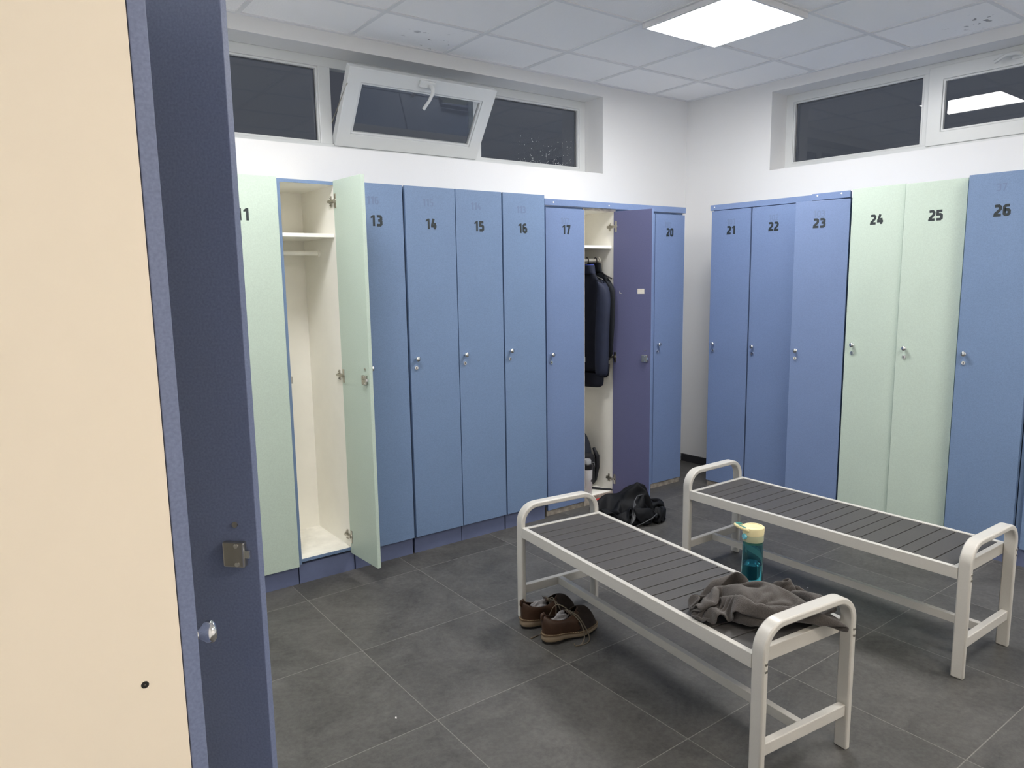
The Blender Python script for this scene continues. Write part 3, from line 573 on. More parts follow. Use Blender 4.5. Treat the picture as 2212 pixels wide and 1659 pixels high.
-248,-232,113,23,-1,9,23,9,8,20,6,11,19,11,14,20,18,5,18,14,-7,-2,-13,-22,-7,-6,-29,0,-15,-23,-2,-17,-16,-5,-19,-17,0,-22,-15,15,-5,-15,22,7,14,24,-2,15,19,6,14,23,-2,10,28,5,7,22,6,11,23,2,11,24,7,6,23,-4,12,23,4,14,19,-4,16,22,12,-9,7,-7,-28,-8,-11,-22,-10,-12,-23,18,-2,-20,24,15,2,24,10,-4,20,-7,-1,26,9,-5,2,-17,19,-2,-22,13,-1,-21,16,18,-14,16,22,3,9,-12,-21,17,-10,-14,20,-21,12,-15,-17,10,-15,-11,13,-18,-21,8,-16,
-255,-212,99,22,6,13,18,3,19,19,9,10,21,12,13,17,14,5,16,6,-20,-14,-25,-15,-4,-18,-23,2,-3,-29,-8,-19,-15,0,-17,-17,5,-10,-21,30,10,-2,16,2,19,21,4,9,18,-3,24,24,4,9,26,-3,12,19,5,10,26,3,7,24,0,12,22,3,10,24,0,18,26,10,1,16,2,-18,0,-8,-26,-2,-8,-23,0,-5,-27,14,-3,-17,24,3,-10,25,8,-9,26,7,10,9,-6,23,0,-23,13,-2,-19,17,7,-18,18,16,-13,18,20,-9,8,23,-11,15,-20,-2,19,-24,8,-11,-20,9,-13,-16,13,-17,-17,8,-20,
-260,-189,89,18,2,23,16,11,14,17,4,19,20,14,7,21,13,-9,5,-10,-21,-10,-22,-17,-10,-19,-9,-5,-13,-22,-3,-15,-24,4,-14,-19,21,11,-15,25,9,2,18,3,21,11,-4,18,21,3,19,23,-3,11,22,2,9,28,1,11,24,0,15,20,7,10,24,1,8,22,5,12,27,7,-3,10,-7,-26,3,-8,-26,3,-2,-23,11,0,-24,14,-2,-19,22,-2,-15,21,6,13,23,5,13,-1,-15,19,0,-20,15,7,-15,20,15,-10,23,15,-14,12,23,-12,6,30,-6,9,-16,-2,19,-26,7,-3,-20,7,-13,-21,13,-14,-18,6,-15,
-269,-157,83,11,0,20,17,3,23,19,8,20,20,12,6,17,5,-23,-4,-14,-17,-7,-21,-19,-11,-18,-6,-9,-20,-26,3,-12,-17,11,-2,-26,23,12,0,25,9,4,24,2,18,15,-4,19,20,0,17,19,4,16,21,-1,13,23,-5,16,20,4,10,25,4,8,26,6,11,24,7,1,27,6,-8,4,-11,-22,6,-2,-22,13,2,-28,12,-6,-18,11,0,-23,23,-1,-12,10,-2,26,23,4,11,-6,-16,18,13,-14,18,17,-13,14,21,-15,6,10,-24,-4,24,-2,9,19,-20,4,-6,17,27,-19,7,13,-25,7,-1,-23,6,-10,-22,11,-14,
-281,-132,81,9,-1,25,13,1,21,18,1,21,23,15,-7,15,3,-21,-5,-15,-20,-8,-19,-9,-12,-21,-16,-7,-18,-16,-1,-12,-26,24,6,-9,23,12,-4,21,3,14,20,4,14,22,2,16,19,1,19,19,-1,15,22,-3,18,19,-5,18,25,5,7,22,1,4,26,13,6,26,5,-4,24,2,-2,19,0,-21,9,-6,-23,14,2,-24,19,-5,-18,-1,-1,-26,25,1,-12,4,-2,24,9,-2,23,20,-12,12,18,-17,5,19,-20,4,9,-21,-2,14,-25,-4,22,-11,7,17,6,21,-4,9,21,-16,11,19,-25,8,8,-24,12,-5,-24,6,-7,
-292,-110,79,6,-1,23,9,0,25,13,-6,17,24,11,-15,21,10,-16,-8,-16,-21,-6,-19,-12,-14,-21,-11,-7,-18,-20,8,-8,-23,25,13,-4,17,-12,16,18,-4,16,24,-1,13,21,3,18,17,5,16,21,3,17,19,9,17,24,3,8,24,9,4,24,10,0,29,4,1,23,5,0,27,6,-10,21,-4,-14,18,-4,-16,17,1,-21,15,-6,-21,4,-1,-23,11,1,-27,12,-1,21,18,-9,15,16,-19,4,19,-23,2,17,-19,4,16,-22,-2,16,-21,1,14,-2,14,14,11,22,-8,12,23,-10,13,23,-21,8,10,-25,10,6,-23,6,-2,
-294,-82,76,2,0,26,3,-8,24,16,-2,24,28,-2,-4,1,9,-26,-6,-20,-18,-8,-18,-13,-9,-13,-25,-3,-9,-23,15,-6,-23,18,-6,17,18,-1,21,19,-6,12,24,-1,17,17,2,14,21,5,17,22,7,16,21,12,6,26,9,4,25,6,2,25,9,3,25,5,0,24,4,-5,28,2,-10,22,3,-10,21,-4,-13,22,-3,-16,17,-5,-19,6,1,-22,10,-1,-28,21,-9,-7,4,-24,12,17,-20,0,15,-23,2,17,-17,4,24,-16,0,19,-10,10,19,3,18,-1,10,26,-4,14,23,-7,8,22,-19,13,15,-24,9,5,-23,8,11,
-287,-57,76,-6,-3,22,0,-2,27,9,-5,28,24,-4,6,-8,-4,-27,-2,-18,-21,-2,-6,-25,-4,-11,-23,2,-8,-24,14,-8,-20,24,0,16,22,-11,8,21,-7,17,24,1,11,21,-2,11,19,7,16,7,9,25,22,13,8,23,7,7,25,8,4,24,11,1,26,8,0,25,1,0,29,3,-7,22,1,-12,23,-3,-11,19,-2,-15,21,-3,-18,8,0,-22,15,-6,-21,22,-9,-12,15,-21,-2,13,-26,-4,15,-21,0,16,-17,0,21,-16,3,23,-6,9,8,4,26,-1,13,24,-5,10,25,-12,13,18,-13,11,19,-19,8,17,-24,8,10,
-283,-35,69,-9,3,29,1,-2,25,6,-6,21,26,-6,7,10,-17,-20,-10,-3,-26,-9,-6,-22,-6,-12,-21,1,-12,-25,22,-7,-12,23,-10,-9,21,-5,12,21,-7,11,25,1,15,15,2,18,5,9,24,15,10,17,22,10,8,26,10,4,19,11,12,24,7,6,27,8,1,24,1,1,29,6,-5,23,-2,-7,23,1,-12,20,-8,-15,22,3,-19,11,-6,-21,23,-9,-10,12,-22,-6,14,-21,-2,17,-21,1,15,-20,-5,10,-25,1,20,-15,2,17,10,-10,23,13,12,-3,9,27,-17,6,17,-13,12,18,-14,11,23,-11,13,19,-12,7,18,
-284,-3,71,-6,-1,21,-2,-4,26,9,-3,22,25,-10,6,12,-13,-17,5,-12,-24,-15,-4,-23,-13,-9,-22,-1,-3,-24,13,-14,-17,23,-9,-2,24,-7,8,25,-7,10,22,-1,11,16,5,20,-5,4,24,27,12,10,23,9,8,21,12,12,21,11,11,18,9,13,25,8,3,27,6,6,27,-2,-10,23,2,-10,24,-3,-11,20,-2,-13,22,-3,-16,24,-10,-6,10,-22,-5,10,-23,-2,8,-23,-7,13,-23,-5,18,-22,0,18,-18,2,27,4,-4,12,7,-17,24,15,-3,-3,12,27,-23,5,9,-20,7,19,-12,9,21,-9,14,19,5,16,20,
-282,21,66,-11,0,23,0,0,26,13,-8,24,20,-11,-2,24,-18,-2,-1,-4,-25,-7,-10,-26,-18,-5,-18,-6,-4,-25,7,-12,-22,24,-11,9,16,-15,15,23,-4,6,26,5,7,23,9,11,-2,6,27,18,3,21,21,15,-3,20,15,12,21,11,7,26,5,7,22,4,6,24,7,10,25,2,-8,23,1,-8,29,0,-9,19,-4,-8,25,-10,-7,17,-20,-2,8,-24,-6,12,-25,-7,11,-24,1,14,-20,-2,19,-18,-5,23,-12,-3,24,6,-9,14,13,-20,10,15,-18,5,16,22,-18,0,18,-29,4,9,-13,9,20,0,19,20,14,11,16,
-283,49,62,-9,0,26,1,-4,24,15,-8,17,20,-12,18,19,-14,-10,10,-4,-24,-8,-7,-19,-16,-10,-26,-9,-4,-24,3,-11,-24,11,-17,17,15,-13,17,21,-7,12,26,5,7,21,12,0,25,4,15,-1,10,28,19,8,14,19,15,9,25,10,7,23,12,-5,23,8,5,24,2,14,25,0,3,26,-1,-9,23,-2,-11,23,-6,-4,16,-19,-2,19,-21,-2,10,-25,-9,13,-20,-1,16,-17,-4,20,-21,-6,22,-10,-5,17,-8,-15,6,-8,-27,10,2,-22,11,24,8,10,21,1,-19,9,20,-24,0,12,-9,12,18,18,17,11,20,6,14,
-282,77,59,-8,-3,26,-1,-2,25,8,-7,23,22,-15,9,22,-12,1,14,-10,-21,-4,-7,-24,-14,-4,-22,-2,-9,-26,1,-12,-20,13,-23,-10,10,-14,19,11,5,24,14,4,22,25,1,8,24,14,-7,19,10,19,2,10,20,20,13,12,20,13,11,27,10,7,22,7,-5,23,7,12,26,-5,10,26,-5,-1,21,-7,-3,27,-8,-6,13,-21,0,19,-20,-3,19,-17,-7,18,-18,-9,16,-15,-8,17,-16,-13,14,-15,-19,10,-10,-21,-1,-10,-21,8,2,-26,22,14,-1,-7,23,12,-14,14,21,-21,8,11,26,6,5,21,4,13,20,12,13,
-283,100,56,-6,1,26,1,-4,26,8,-8,22,15,-11,17,21,-15,3,18,-11,-17,3,-7,-23,-9,-8,-27,0,-12,-22,4,-11,-22,9,-19,-19,13,-19,6,11,-4,21,9,9,23,7,18,19,19,-2,20,20,17,11,22,13,-11,23,9,9,8,16,16,21,16,11,21,8,12,27,5,8,26,-6,8,23,-6,7,25,-12,2,23,-14,-1,21,-11,-5,18,-15,-8,19,-17,-8,17,-20,-11,16,-15,-14,13,-16,-14,4,-16,-21,7,-9,-24,2,-12,-24,9,-3,-25,23,15,-7,-19,13,16,-10,22,14,8,18,19,21,4,20,27,3,-9,23,1,5,
-281,126,56,-9,1,24,-1,-5,28,3,-7,20,19,-15,18,22,-10,6,20,-13,-15,11,-12,-16,-1,-9,-28,5,-11,-21,3,-16,-19,5,-17,-16,9,-14,-22,16,-6,20,12,3,20,13,12,22,-8,17,20,14,14,15,23,12,12,23,13,-13,21,12,7,23,12,12,20,13,15,20,2,9,25,0,10,21,-8,8,26,-10,6,21,-11,0,23,-15,-4,20,-16,-9,18,-16,-8,14,-15,-14,15,-16,-15,4,-24,-16,8,-10,-18,4,-16,-25,1,-11,-21,12,4,-28,23,12,-6,7,11,22,-14,25,8,7,16,20,21,8,20,26,2,3,27,2,-5,
-280,154,55,-8,-1,26,-5,-5,25,4,-7,23,15,-15,18,21,-11,9,19,-13,-12,15,-11,-24,10,-11,-18,4,-11,-23,1,-16,-21,3,-16,-19,5,-12,-24,22,-9,9,13,2,21,-6,10,23,23,6,13,19,16,14,-6,23,17,20,14,10,24,12,0,23,10,1,23,11,3,23,7,15,22,0,13,24,-7,5,23,-5,11,22,-13,6,21,-16,-4,18,-17,-7,18,-16,-13,14,-16,-13,13,-17,-14,8,-21,-18,2,-15,-22,3,-13,-21,5,-6,-26,13,2,-20,23,12,-2,22,9,11,6,7,23,-3,28,5,11,13,23,28,2,-6,20,3,14,
-281,179,55,-5,-2,27,-8,0,25,6,-11,23,6,-16,20,20,-11,9,24,-9,-14,10,-15,-17,9,-9,-26,6,-15,-21,4,-12,-21,2,-15,-20,4,-13,-22,27,-7,3,16,1,22,-9,12,24,19,5,14,22,10,0,2,26,20,10,15,19,23,15,3,26,13,-1,23,8,-1,28,3,10,17,5,14,23,-9,15,20,-8,9,26,-13,6,18,-12,-8,23,-16,-8,12,-17,-13,18,-20,-12,10,-16,-14,4,-20,-18,4,-15,-20,2,-14,-25,6,-8,-21,14,2,-20,22,13,13,24,13,8,25,-2,-2,14,16,20,-7,29,7,9,-2,24,22,16,6,
-279,204,55,-8,3,26,1,-9,24,-9,-4,24,4,-16,23,25,-17,6,19,-6,-9,9,-16,-21,3,-13,-23,8,-11,-21,4,-14,-19,3,-15,-21,12,-8,-23,30,-11,-2,15,6,21,-4,10,24,14,8,22,23,11,-6,21,19,13,-7,19,13,17,13,16,27,13,-4,23,10,1,23,4,8,22,3,15,20,-10,15,24,-6,10,25,-11,3,18,-14,-7,18,-18,-10,15,-15,-11,16,-18,-13,13,-19,-14,8,-19,-20,4,-15,-20,-3,-13,-17,16,-6,-22,18,3,-19,25,1,-2,26,12,4,18,8,12,26,14,13,4,19,20,-19,14,15,4,5,22,
-281,235,56,-6,-2,24,-1,-7,30,-3,-9,21,-3,-13,17,14,-16,17,24,-11,-13,12,-11,-20,1,-17,-26,1,-11,-20,9,-16,-22,8,-11,-19,16,-7,-22,19,-9,-7,18,3,22,20,0,13,-1,18,20,12,9,24,22,17,-14,15,16,8,8,23,23,19,11,-3,22,9,15,21,3,16,20,4,10,22,-8,13,25,-4,7,20,-13,-8,23,-18,-10,17,-17,-9,18,-13,-9,19,-19,-11,9,-16,-18,10,-17,-15,-2,-17,-20,8,-13,-23,17,-5,-20,23,3,-6,26,6,-6,26,6,1,21,9,12,-8,9,22,15,19,-1,14,13,22,7,5,31,
-283,258,55,-12,-2,24,1,-6,28,1,-7,25,0,-16,20,14,-15,20,11,-11,-21,7,-13,-21,8,-12,-22,7,-13,-19,7,-15,-20,10,-13,-23,18,-6,-16,24,-7,-11,25,-2,7,18,2,19,12,10,23,-15,11,16,17,16,16,12,24,-4,15,23,7,16,6,20,19,6,18,19,3,15,23,2,9,26,5,5,25,-12,-11,16,-14,-12,19,-16,-5,21,-15,-9,20,-13,-10,19,-14,-9,15,-18,-13,10,-17,-16,-2,-17,-24,9,-13,-17,22,-4,-12,22,5,-8,27,2,-4,28,12,-3,13,8,18,-14,0,21,18,13,25,7,22,5,17,14,15,
-292,283,57,-3,0,27,3,-4,26,-3,-9,20,3,-16,24,12,-17,16,19,-15,-6,8,-13,-23,6,-9,-24,9,-14,-22,6,-15,-21,8,-11,-18,12,-7,-22,26,-7,-12,27,1,3,20,3,15,9,6,20,-14,20,21,-1,5,23,15,16,14,11,23,2,17,2,22,20,13,15,19,6,12,26,9,-2,23,-6,-11,23,-12,-11,17,-12,-11,17,-16,-7,26,-10,-11,20,-13,-3,22,-12,-7,16,-15,-14,12,-16,-19,8,-18,-19,7,-13,-19,22,-2,-13,24,3,-6,24,6,1,27,7,13,14,6,22,-18,2,20,5,-5,26,14,18,17,9,22,7,
-295,310,59,-1,-2,26,5,-8,25,2,-7,24,2,-14,21,12,-12,14,18,-22,1,14,-14,-18,8,-14,-23,8,-11,-22,9,-17,-19,6,-6,-26,5,-5,-21,25,-4,-17,20,-3,2,23,3,10,17,10,23,-2,9,25,-20,13,11,-4,9,26,14,10,21,18,14,17,20,15,8,21,13,0,24,-2,-13,21,-5,-16,17,-12,-10,21,-12,-11,25,-13,-6,23,-11,-7,22,-8,-5,25,-12,-6,19,-13,-11,8,-18,-15,8,-14,-19,16,-9,-19,25,-7,-11,25,5,0,26,5,4,19,1,16,12,12,24,-10,2,26,-17,-11,17,10,11,27,19,10,14,
-295,335,61,0,1,26,4,-7,25,2,-12,22,2,-11,21,17,-18,17,18,-15,-4,21,-21,-12,6,-15,-14,12,-14,-19,9,-18,-23,10,-5,-23,-1,-5,-26,11,6,-24,25,-2,-2,23,3,10,10,8,28,9,7,23,-10,12,22,-18,14,10,-1,8,27,16,13,18,23,14,4,21,7,-14,19,-4,-17,18,-7,-17,25,-11,-8,21,-12,-9,24,-8,-4,23,-12,-4,25,-6,-7,24,-13,-7,21,-9,-9,12,-16,-16,12,-14,-20,19,-6,-12,24,-6,-4,26,4,0,21,0,12,23,9,17,-17,-5,19,-12,-8,23,6,12,24,6,6,25,10,5,24,
-295,361,64,-1,-1,25,6,-11,25,-2,-6,25,10,-12,21,16,-15,9,24,-16,0,11,-20,-15,12,-17,-18,11,-17,-14,13,-14,-18,13,-12,-18,-9,-2,-21,9,5,-32,26,1,-3,24,2,5,15,6,24,-7,11,23,7,12,23,-13,9,21,-19,15,17,7,6,24,20,6,-18,20,3,-14,22,3,-16,20,-6,-9,28,-4,-12,24,-11,-6,20,-7,-7,24,-12,-5,25,-9,-6,20,-9,-3,20,-18,-16,18,-12,-14,16,-12,-16,24,-6,-10,23,-3,3,24,0,5,18,4,24,18,6,20,-2,-11,23,-23,4,14,-12,-5,21,6,9,31,14,10,15,
-293,388,68,-1,-3,25,2,-4,26,9,-9,26,9,-15,14,18,-19,7,10,-21,-11,-3,-26,-11,12,-12,-16,7,-19,-17,19,-16,-12,13,-10,-21,23,6,-14,-9,9,-25,25,1,-2,26,3,5,23,4,13,-8,13,24,-4,11,23,0,7,26,-23,17,6,-7,6,27,26,8,-7,25,3,-17,20,0,-8,28,-2,-6,22,-9,-13,22,-7,-10,22,-10,-12,19,-13,-11,24,-7,-10,18,-13,-11,22,-15,-10,20,-11,-11,22,-9,-10,22,-7,-8,27,-2,1,21,0,11,18,0,26,-5,-11,18,15,4,27,-1,-9,25,-22,14,12,-12,5,22,1,-1,25,
-292,413,73,5,-4,23,-2,-4,26,8,-10,20,19,-16,12,13,-23,-6,-3,-22,-14,-9,-23,-6,0,-23,-13,10,-22,-14,15,-13,-16,20,-5,-17,24,6,11,8,14,-20,24,3,-10,27,8,2,25,2,11,13,5,24,-13,17,10,-15,11,20,-10,16,18,-9,7,23,25,-7,18,19,9,-15,25,-5,-6,24,-3,-9,23,-7,-11,20,-9,-9,24,-10,-12,19,-10,-12,25,-13,-8,17,-11,-11,21,-13,-12,19,-16,-10,19,-14,-10,21,-13,-7,18,17,-3,23,8,1,7,-9,26,-3,-8,27,12,-3,21,26,9,12,-9,-3,27,-15,17,13,-6,1,26,
-293,440,77,1,-7,22,15,-5,25,10,-12,18,18,-20,-5,-5,-24,-11,-7,-22,-7,-6,-26,-11,-7,-23,-9,4,-23,-12,17,-9,-14,28,1,8,24,3,10,19,12,-9,20,9,-17,24,9,-1,24,4,5,28,6,14,-3,7,24,-19,16,11,-7,12,21,-8,8,25,4,-5,26,27,-11,-5,20,-8,-7,24,-1,-8,21,-11,-8,25,-6,-14,21,-12,-7,21,-15,-12,16,-11,-11,23,-17,-13,16,-16,-8,17,-12,-14,23,-15,-7,24,2,-6,16,20,-3,21,17,-6,20,-5,20,-13,-5,24,13,6,24,23,4,3,14,-9,24,-13,11,20,-4,0,29,
-295,467,81,14,-9,27,14,-6,16,17,-17,4,-11,-26,-7,-8,-21,-8,-4,-24,-15,-2,-24,-10,0,-22,-11,-1,-22,-12,20,-5,19,22,0,12,22,6,3,26,7,-3,22,10,-10,26,11,-6,22,5,2,25,4,3,18,6,18,-8,7,23,-10,16,17,-10,10,24,2,-5,24,11,-19,19,23,-11,-8,21,-11,-7,22,-13,-10,20,-12,-12,24,-9,-8,15,-14,-10,20,-14,-11,19,-14,-13,19,-14,-10,19,-14,-10,22,-11,-9,28,10,-7,20,21,-1,13,19,-3,19,16,2,11,-15,18,-9,15,21,17,-4,19,27,-4,7,-4,10,25,6,-16,21,
-292,489,86,24,-9,15,18,-19,-1,10,-20,7,-10,-24,-7,-14,-17,-13,-11,-22,-9,-3,-26,-12,7,-21,-12,9,-24,-5,20,-12,13,19,11,12,5,16,18,24,6,12,24,8,-3,26,7,-7,23,6,6,21,12,-8,25,6,5,13,-3,24,-6,3,27,-7,14,23,-5,3,21,12,-15,22,14,-20,10,23,-16,-5,20,-16,-7,18,-14,-10,18,-13,-10,21,-13,-10,23,-10,-13,21,-13,-13,19,-8,-11,14,-14,-10,3,7,-28,24,-2,8,18,18,0,21,18,0,19,18,-2,25,-6,-7,1,17,26,17,-4,13,22,-3,11,8,-19,18,6,-15,20,
-280,508,73,19,-23,4,7,-22,1,10,-25,-1,11,-23,2,-6,-26,6,-11,-24,-12,-4,2,-25,0,-26,-14,8,-23,-2,15,-19,9,11,21,14,9,15,16,19,17,16,14,7,21,23,8,1,28,0,3,24,14,-3,22,5,0,28,4,10,5,-7,27,0,5,27,-7,7,17,6,-7,29,12,-18,13,19,-20,-3,19,-15,-4,18,-19,-8,22,-12,-8,20,-9,-15,20,-11,-13,21,-6,-17,18,-12,-9,16,-8,-19,-12,7,-25,14,-13,-17,21,15,-2,18,15,1,21,19,-2,24,8,1,22,-9,14,19,-12,16,17,-14,15,9,-16,18,6,-19,22,
-293,501,47,18,-20,3,3,-25,10,9,-25,7,7,-26,2,24,-8,-7,7,-24,5,-8,-17,-18,2,-7,-26,8,-24,-4,17,-22,11,12,14,19,8,21,9,11,19,13,6,19,20,8,15,19,24,0,12,24,5,2,25,11,1,26,5,5,24,-2,10,10,-6,23,1,-7,27,2,-4,24,6,-3,25,19,-21,-5,19,-13,-9,14,-16,-13,10,-14,-23,28,-7,-3,21,-9,-7,22,-9,-14,15,-10,-12,17,-14,-17,-4,6,-27,1,-5,-26,16,-13,-19,20,17,3,24,10,0,25,1,6,20,-8,15,16,-16,14,9,-13,18,16,-19,18,-1,-14,17,
-288,498,24,2,-26,3,8,-22,7,8,-24,4,10,-24,4,21,-16,-5,28,-5,6,4,-26,1,0,0,-22,12,-25,-8,14,-24,4,10,4,23,11,22,14,10,20,10,7,20,14,3,25,16,1,20,14,15,6,21,23,6,13,27,-1,4,24,0,10,24,-1,5,9,-4,25,6,-9,23,13,-2,25,13,-17,-8,13,-17,-16,13,-17,-17,9,-18,-22,22,-12,-8,24,6,-2,23,-15,-6,21,-9,-10,19,-10,-15,6,-4,-27,-3,-3,-28,2,-8,-24,15,-15,-10,25,-3,12,28,5,0,11,-10,17,12,-18,20,14,-14,16,19,-12,10,0,-20,23,
-263,504,16,0,-26,1,5,-25,-1,11,-20,8,12,-19,14,14,-13,-21,15,-20,0,18,-5,23,7,-23,-3,13,-17,-20,12,-23,-3,9,-8,24,12,18,18,10,22,8,9,23,12,3,23,10,1,26,12,-1,21,11,8,9,25,19,4,17,26,1,3,16,-7,16,12,-1,26,16,-3,19,23,-8,5,17,-20,-10,14,-17,-14,8,-16,-20,10,-16,-20,21,-11,-11,23,2,5,26,-10,-9,22,-9,-8,21,-10,-9,12,-10,-23,1,-6,-22,2,-7,-29,4,-13,-22,13,-24,-1,18,-8,14,15,-13,16,15,-15,18,12,-15,13,19,-14,11,5,-18,20,
-237,507,19,0,-22,11,2,-24,1,14,-21,-14,13,-12,19,7,-28,1,25,-4,-16,6,-23,1,15,-17,17,8,-21,-6,20,-14,-15,12,-18,16,11,13,23,8,21,6,4,25,10,3,23,12,1,26,6,-4,23,7,3,25,14,9,13,21,14,6,21,18,-5,19,20,-4,13,23,-7,11,22,-11,5,18,-20,-8,6,-17,-18,10,-15,-20,14,-19,-15,19,-12,-13,24,6,5,27,-8,-1,19,-12,-20,21,-7,-5,23,-12,-9,9,-14,-22,1,-10,-23,9,-11,-22,5,-25,-13,3,-24,0,12,-17,18,16,-17,13,6,-15,19,16,-15,15,6,-17,17,
-207,507,21,-5,-16,17,1,-23,6,16,-18,-15,11,-27,-4,7,-18,22,10,-21,-4,27,-2,-10,8,-23,-12,13,-17,17,14,-20,0,16,-19,-5,6,0,29,12,22,0,2,28,10,5,24,10,-2,25,5,0,23,3,2,26,7,-2,26,14,9,9,20,19,3,22,20,-5,17,21,-9,10,23,-11,5,20,-19,-4,15,-17,-15,3,-11,-23,11,-16,-19,17,-15,-16,22,-13,0,24,9,4,27,-8,-10,6,-20,-18,26,-8,-10,25,0,-5,12,-24,-13,4,-16,-17,5,-19,-19,8,-21,-4,4,-31,0,5,-22,13,2,-18,17,10,-24,12,4,-12,19,
-180,504,17,-6,-13,28,-3,-21,11,7,-26,-2,14,-23,-5,19,-20,-1,6,-24,13,13,-11,-11,22,-1,-23,6,-27,-9,20,-6,18,20,-21,12,1,-19,10,13,22,16,8,29,1,3,22,11,-2,25,2,-6,25,1,2,25,-2,-7,28,4,8,19,16,15,8,19,15,0,18,24,-7,14,23,-10,4,19,-15,-4,22,-18,-6,11,-19,-14,3,-9,-25,19,-16,-16,14,-18,-12,25,-4,-3,23,8,0,22,-16,-4,2,-10,-26,22,-11,-7,29,-9,-2,15,-22,-5,5,-18,-12,8,-24,-7,4,-29,0,-1,-24,0,4,-23,10,3,-26,12,1,-20,11,
-150,506,16,-5,-13,26,-3,-17,14,2,-26,6,14,-23,6,11,-21,4,12,-21,-10,21,-19,-6,11,-19,-13,15,2,-25,7,-28,-1,18,-20,10,17,-4,23,7,5,24,8,26,5,0,25,9,2,25,6,-4,24,4,-4,28,-4,-6,21,-10,-1,29,3,10,16,18,15,6,16,25,-2,16,14,-16,1,17,-21,-6,20,-18,-6,27,3,-4,16,-19,-7,16,-14,-17,4,-9,-25,17,-19,-17,21,-8,1,26,10,11,20,-13,-13,9,-5,-23,19,-19,-10,17,-15,-4,20,-22,-2,6,-23,3,2,-23,8,-1,-28,6,3,-24,9,0,-23,11,1,-20,14,
-120,507,16,-4,-16,21,-12,-20,6,6,-27,4,16,-18,15,11,-22,6,5,-14,-22,18,-20,-15,21,-11,12,1,-26,-2,20,-1,-19,15,-23,-3,21,-12,19,10,-1,32,1,19,17,-1,25,8,0,27,7,1,22,-2,-12,26,-14,-7,18,-10,0,31,-4,6,23,9,14,16,16,17,3,14,21,-10,10,24,-18,-3,7,-19,-15,18,-17,-7,26,1,-2,25,-13,-14,15,-18,-9,1,-6,-28,20,-14,-5,25,14,14,23,-8,-2,11,-8,-22,18,-14,-9,21,-17,2,11,-20,7,2,-29,7,-4,-27,9,-6,-24,5,-4,-21,6,9,-21,14,4,-23,13,
-92,506,16,-7,-18,17,-6,-21,11,1,-27,-7,6,-25,4,15,-13,14,14,-25,-6,15,-5,-28,9,-28,-3,12,-4,25,5,-28,3,28,-2,-8,28,-9,-5,5,-7,25,2,10,25,1,24,14,2,25,4,-9,28,-3,-9,16,-16,-7,23,-14,-5,28,-4,1,24,-2,10,21,10,22,14,9,22,-3,17,24,-10,3,16,-23,-7,5,-15,-18,16,-26,-11,21,-7,-12,28,9,1,18,-19,-7,10,-2,-26,25,-1,10,23,8,15,10,-6,-23,20,-16,2,15,-23,11,0,-21,13,-10,-23,4,-8,-25,-4,1,-24,12,-3,-26,9,11,-18,9,10,-22,15,
-61,502,20,-7,-16,16,-8,-24,10,-2,-26,4,9,-16,-19,7,-27,-3,22,-13,15,6,-22,-7,24,-17,-16,1,-14,24,3,-19,19,26,0,-4,28,9,-14,11,-23,1,3,1,31,0,22,15,-2,25,8,-5,26,-3,-11,18,-19,-7,19,-15,-6,25,-9,-2,25,-3,3,26,4,16,19,3,20,2,12,26,-11,3,26,-12,1,17,-19,3,-1,-9,-23,20,-8,-20,21,-13,-8,25,5,13,16,-4,-21,28,-4,-1,6,15,19,14,-18,8,27,-10,-6,1,-21,14,-7,-21,10,-11,-23,-3,-11,-23,3,-3,-26,8,10,-23,12,10,-21,10,14,-17,11,
-31,503,18,-12,-24,3,-11,-23,10,5,-21,15,7,-25,-1,9,-11,-23,6,-25,-4,22,-17,3,23,-23,4,2,-19,21,-5,13,27,31,-5,6,25,-6,-11,7,-4,-28,6,-17,21,6,11,23,-2,26,12,-4,24,0,-10,24,-12,-13,14,-18,-8,20,-14,-1,21,-12,-6,29,-3,7,25,-2,15,-11,19,20,-12,9,23,-8,-6,28,18,2,21,-14,-5,20,-13,-8,7,3,-28,24,-8,-1,21,2,21,15,1,-21,29,0,4,-2,-1,26,20,-14,9,-6,-22,16,-12,-22,8,-13,-19,-5,-9,-27,0,1,-24,8,13,-22,11,13,-16,11,15,-22,7,
-3,492,18,-14,-21,5,-9,-20,-6,-6,-28,6,18,-12,21,-8,-29,1,23,-7,-15,8,-20,13,-19,-16,4,36,6,3,19,-17,2,19,6,9,24,6,6,12,-23,-6,13,-21,-14,1,7,27,1,18,17,-7,24,3,-10,26,-11,-9,15,-18,-13,20,-16,-2,21,-8,-2,25,-10,3,26,-10,7,17,18,21,-6,15,13,-11,-22,25,-9,-5,26,-3,-3,22,7,16,19,-18,-2,18,12,-14,19,1,21,16,6,-22,27,-3,4,8,-8,24,-7,-13,22,-1,-22,12,-17,-21,2,-17,-19,-2,-9,-24,4,4,-21,9,12,-25,9,17,-17,11,16,-18,8,
22,480,17,-12,-17,5,-9,-25,8,0,-19,-15,-5,-23,3,20,0,28,-2,-18,15,-29,-17,-6,19,-11,20,38,-11,2,15,16,-20,16,3,-17,14,-18,-6,27,-6,12,16,-21,-5,11,-10,17,-5,9,25,-3,25,9,-7,22,-9,-11,20,-17,-13,17,-15,-4,21,-14,-3,25,-10,2,26,-10,5,25,8,19,15,14,19,-18,7,15,3,-17,27,-2,-12,21,-20,-1,7,10,24,25,1,8,10,4,-27,17,7,21,5,-25,3,12,9,23,14,-9,22,-17,-17,6,-16,-18,1,-15,-23,1,-6,-25,3,6,-23,11,11,-23,9,20,-16,7,19,-14,6,
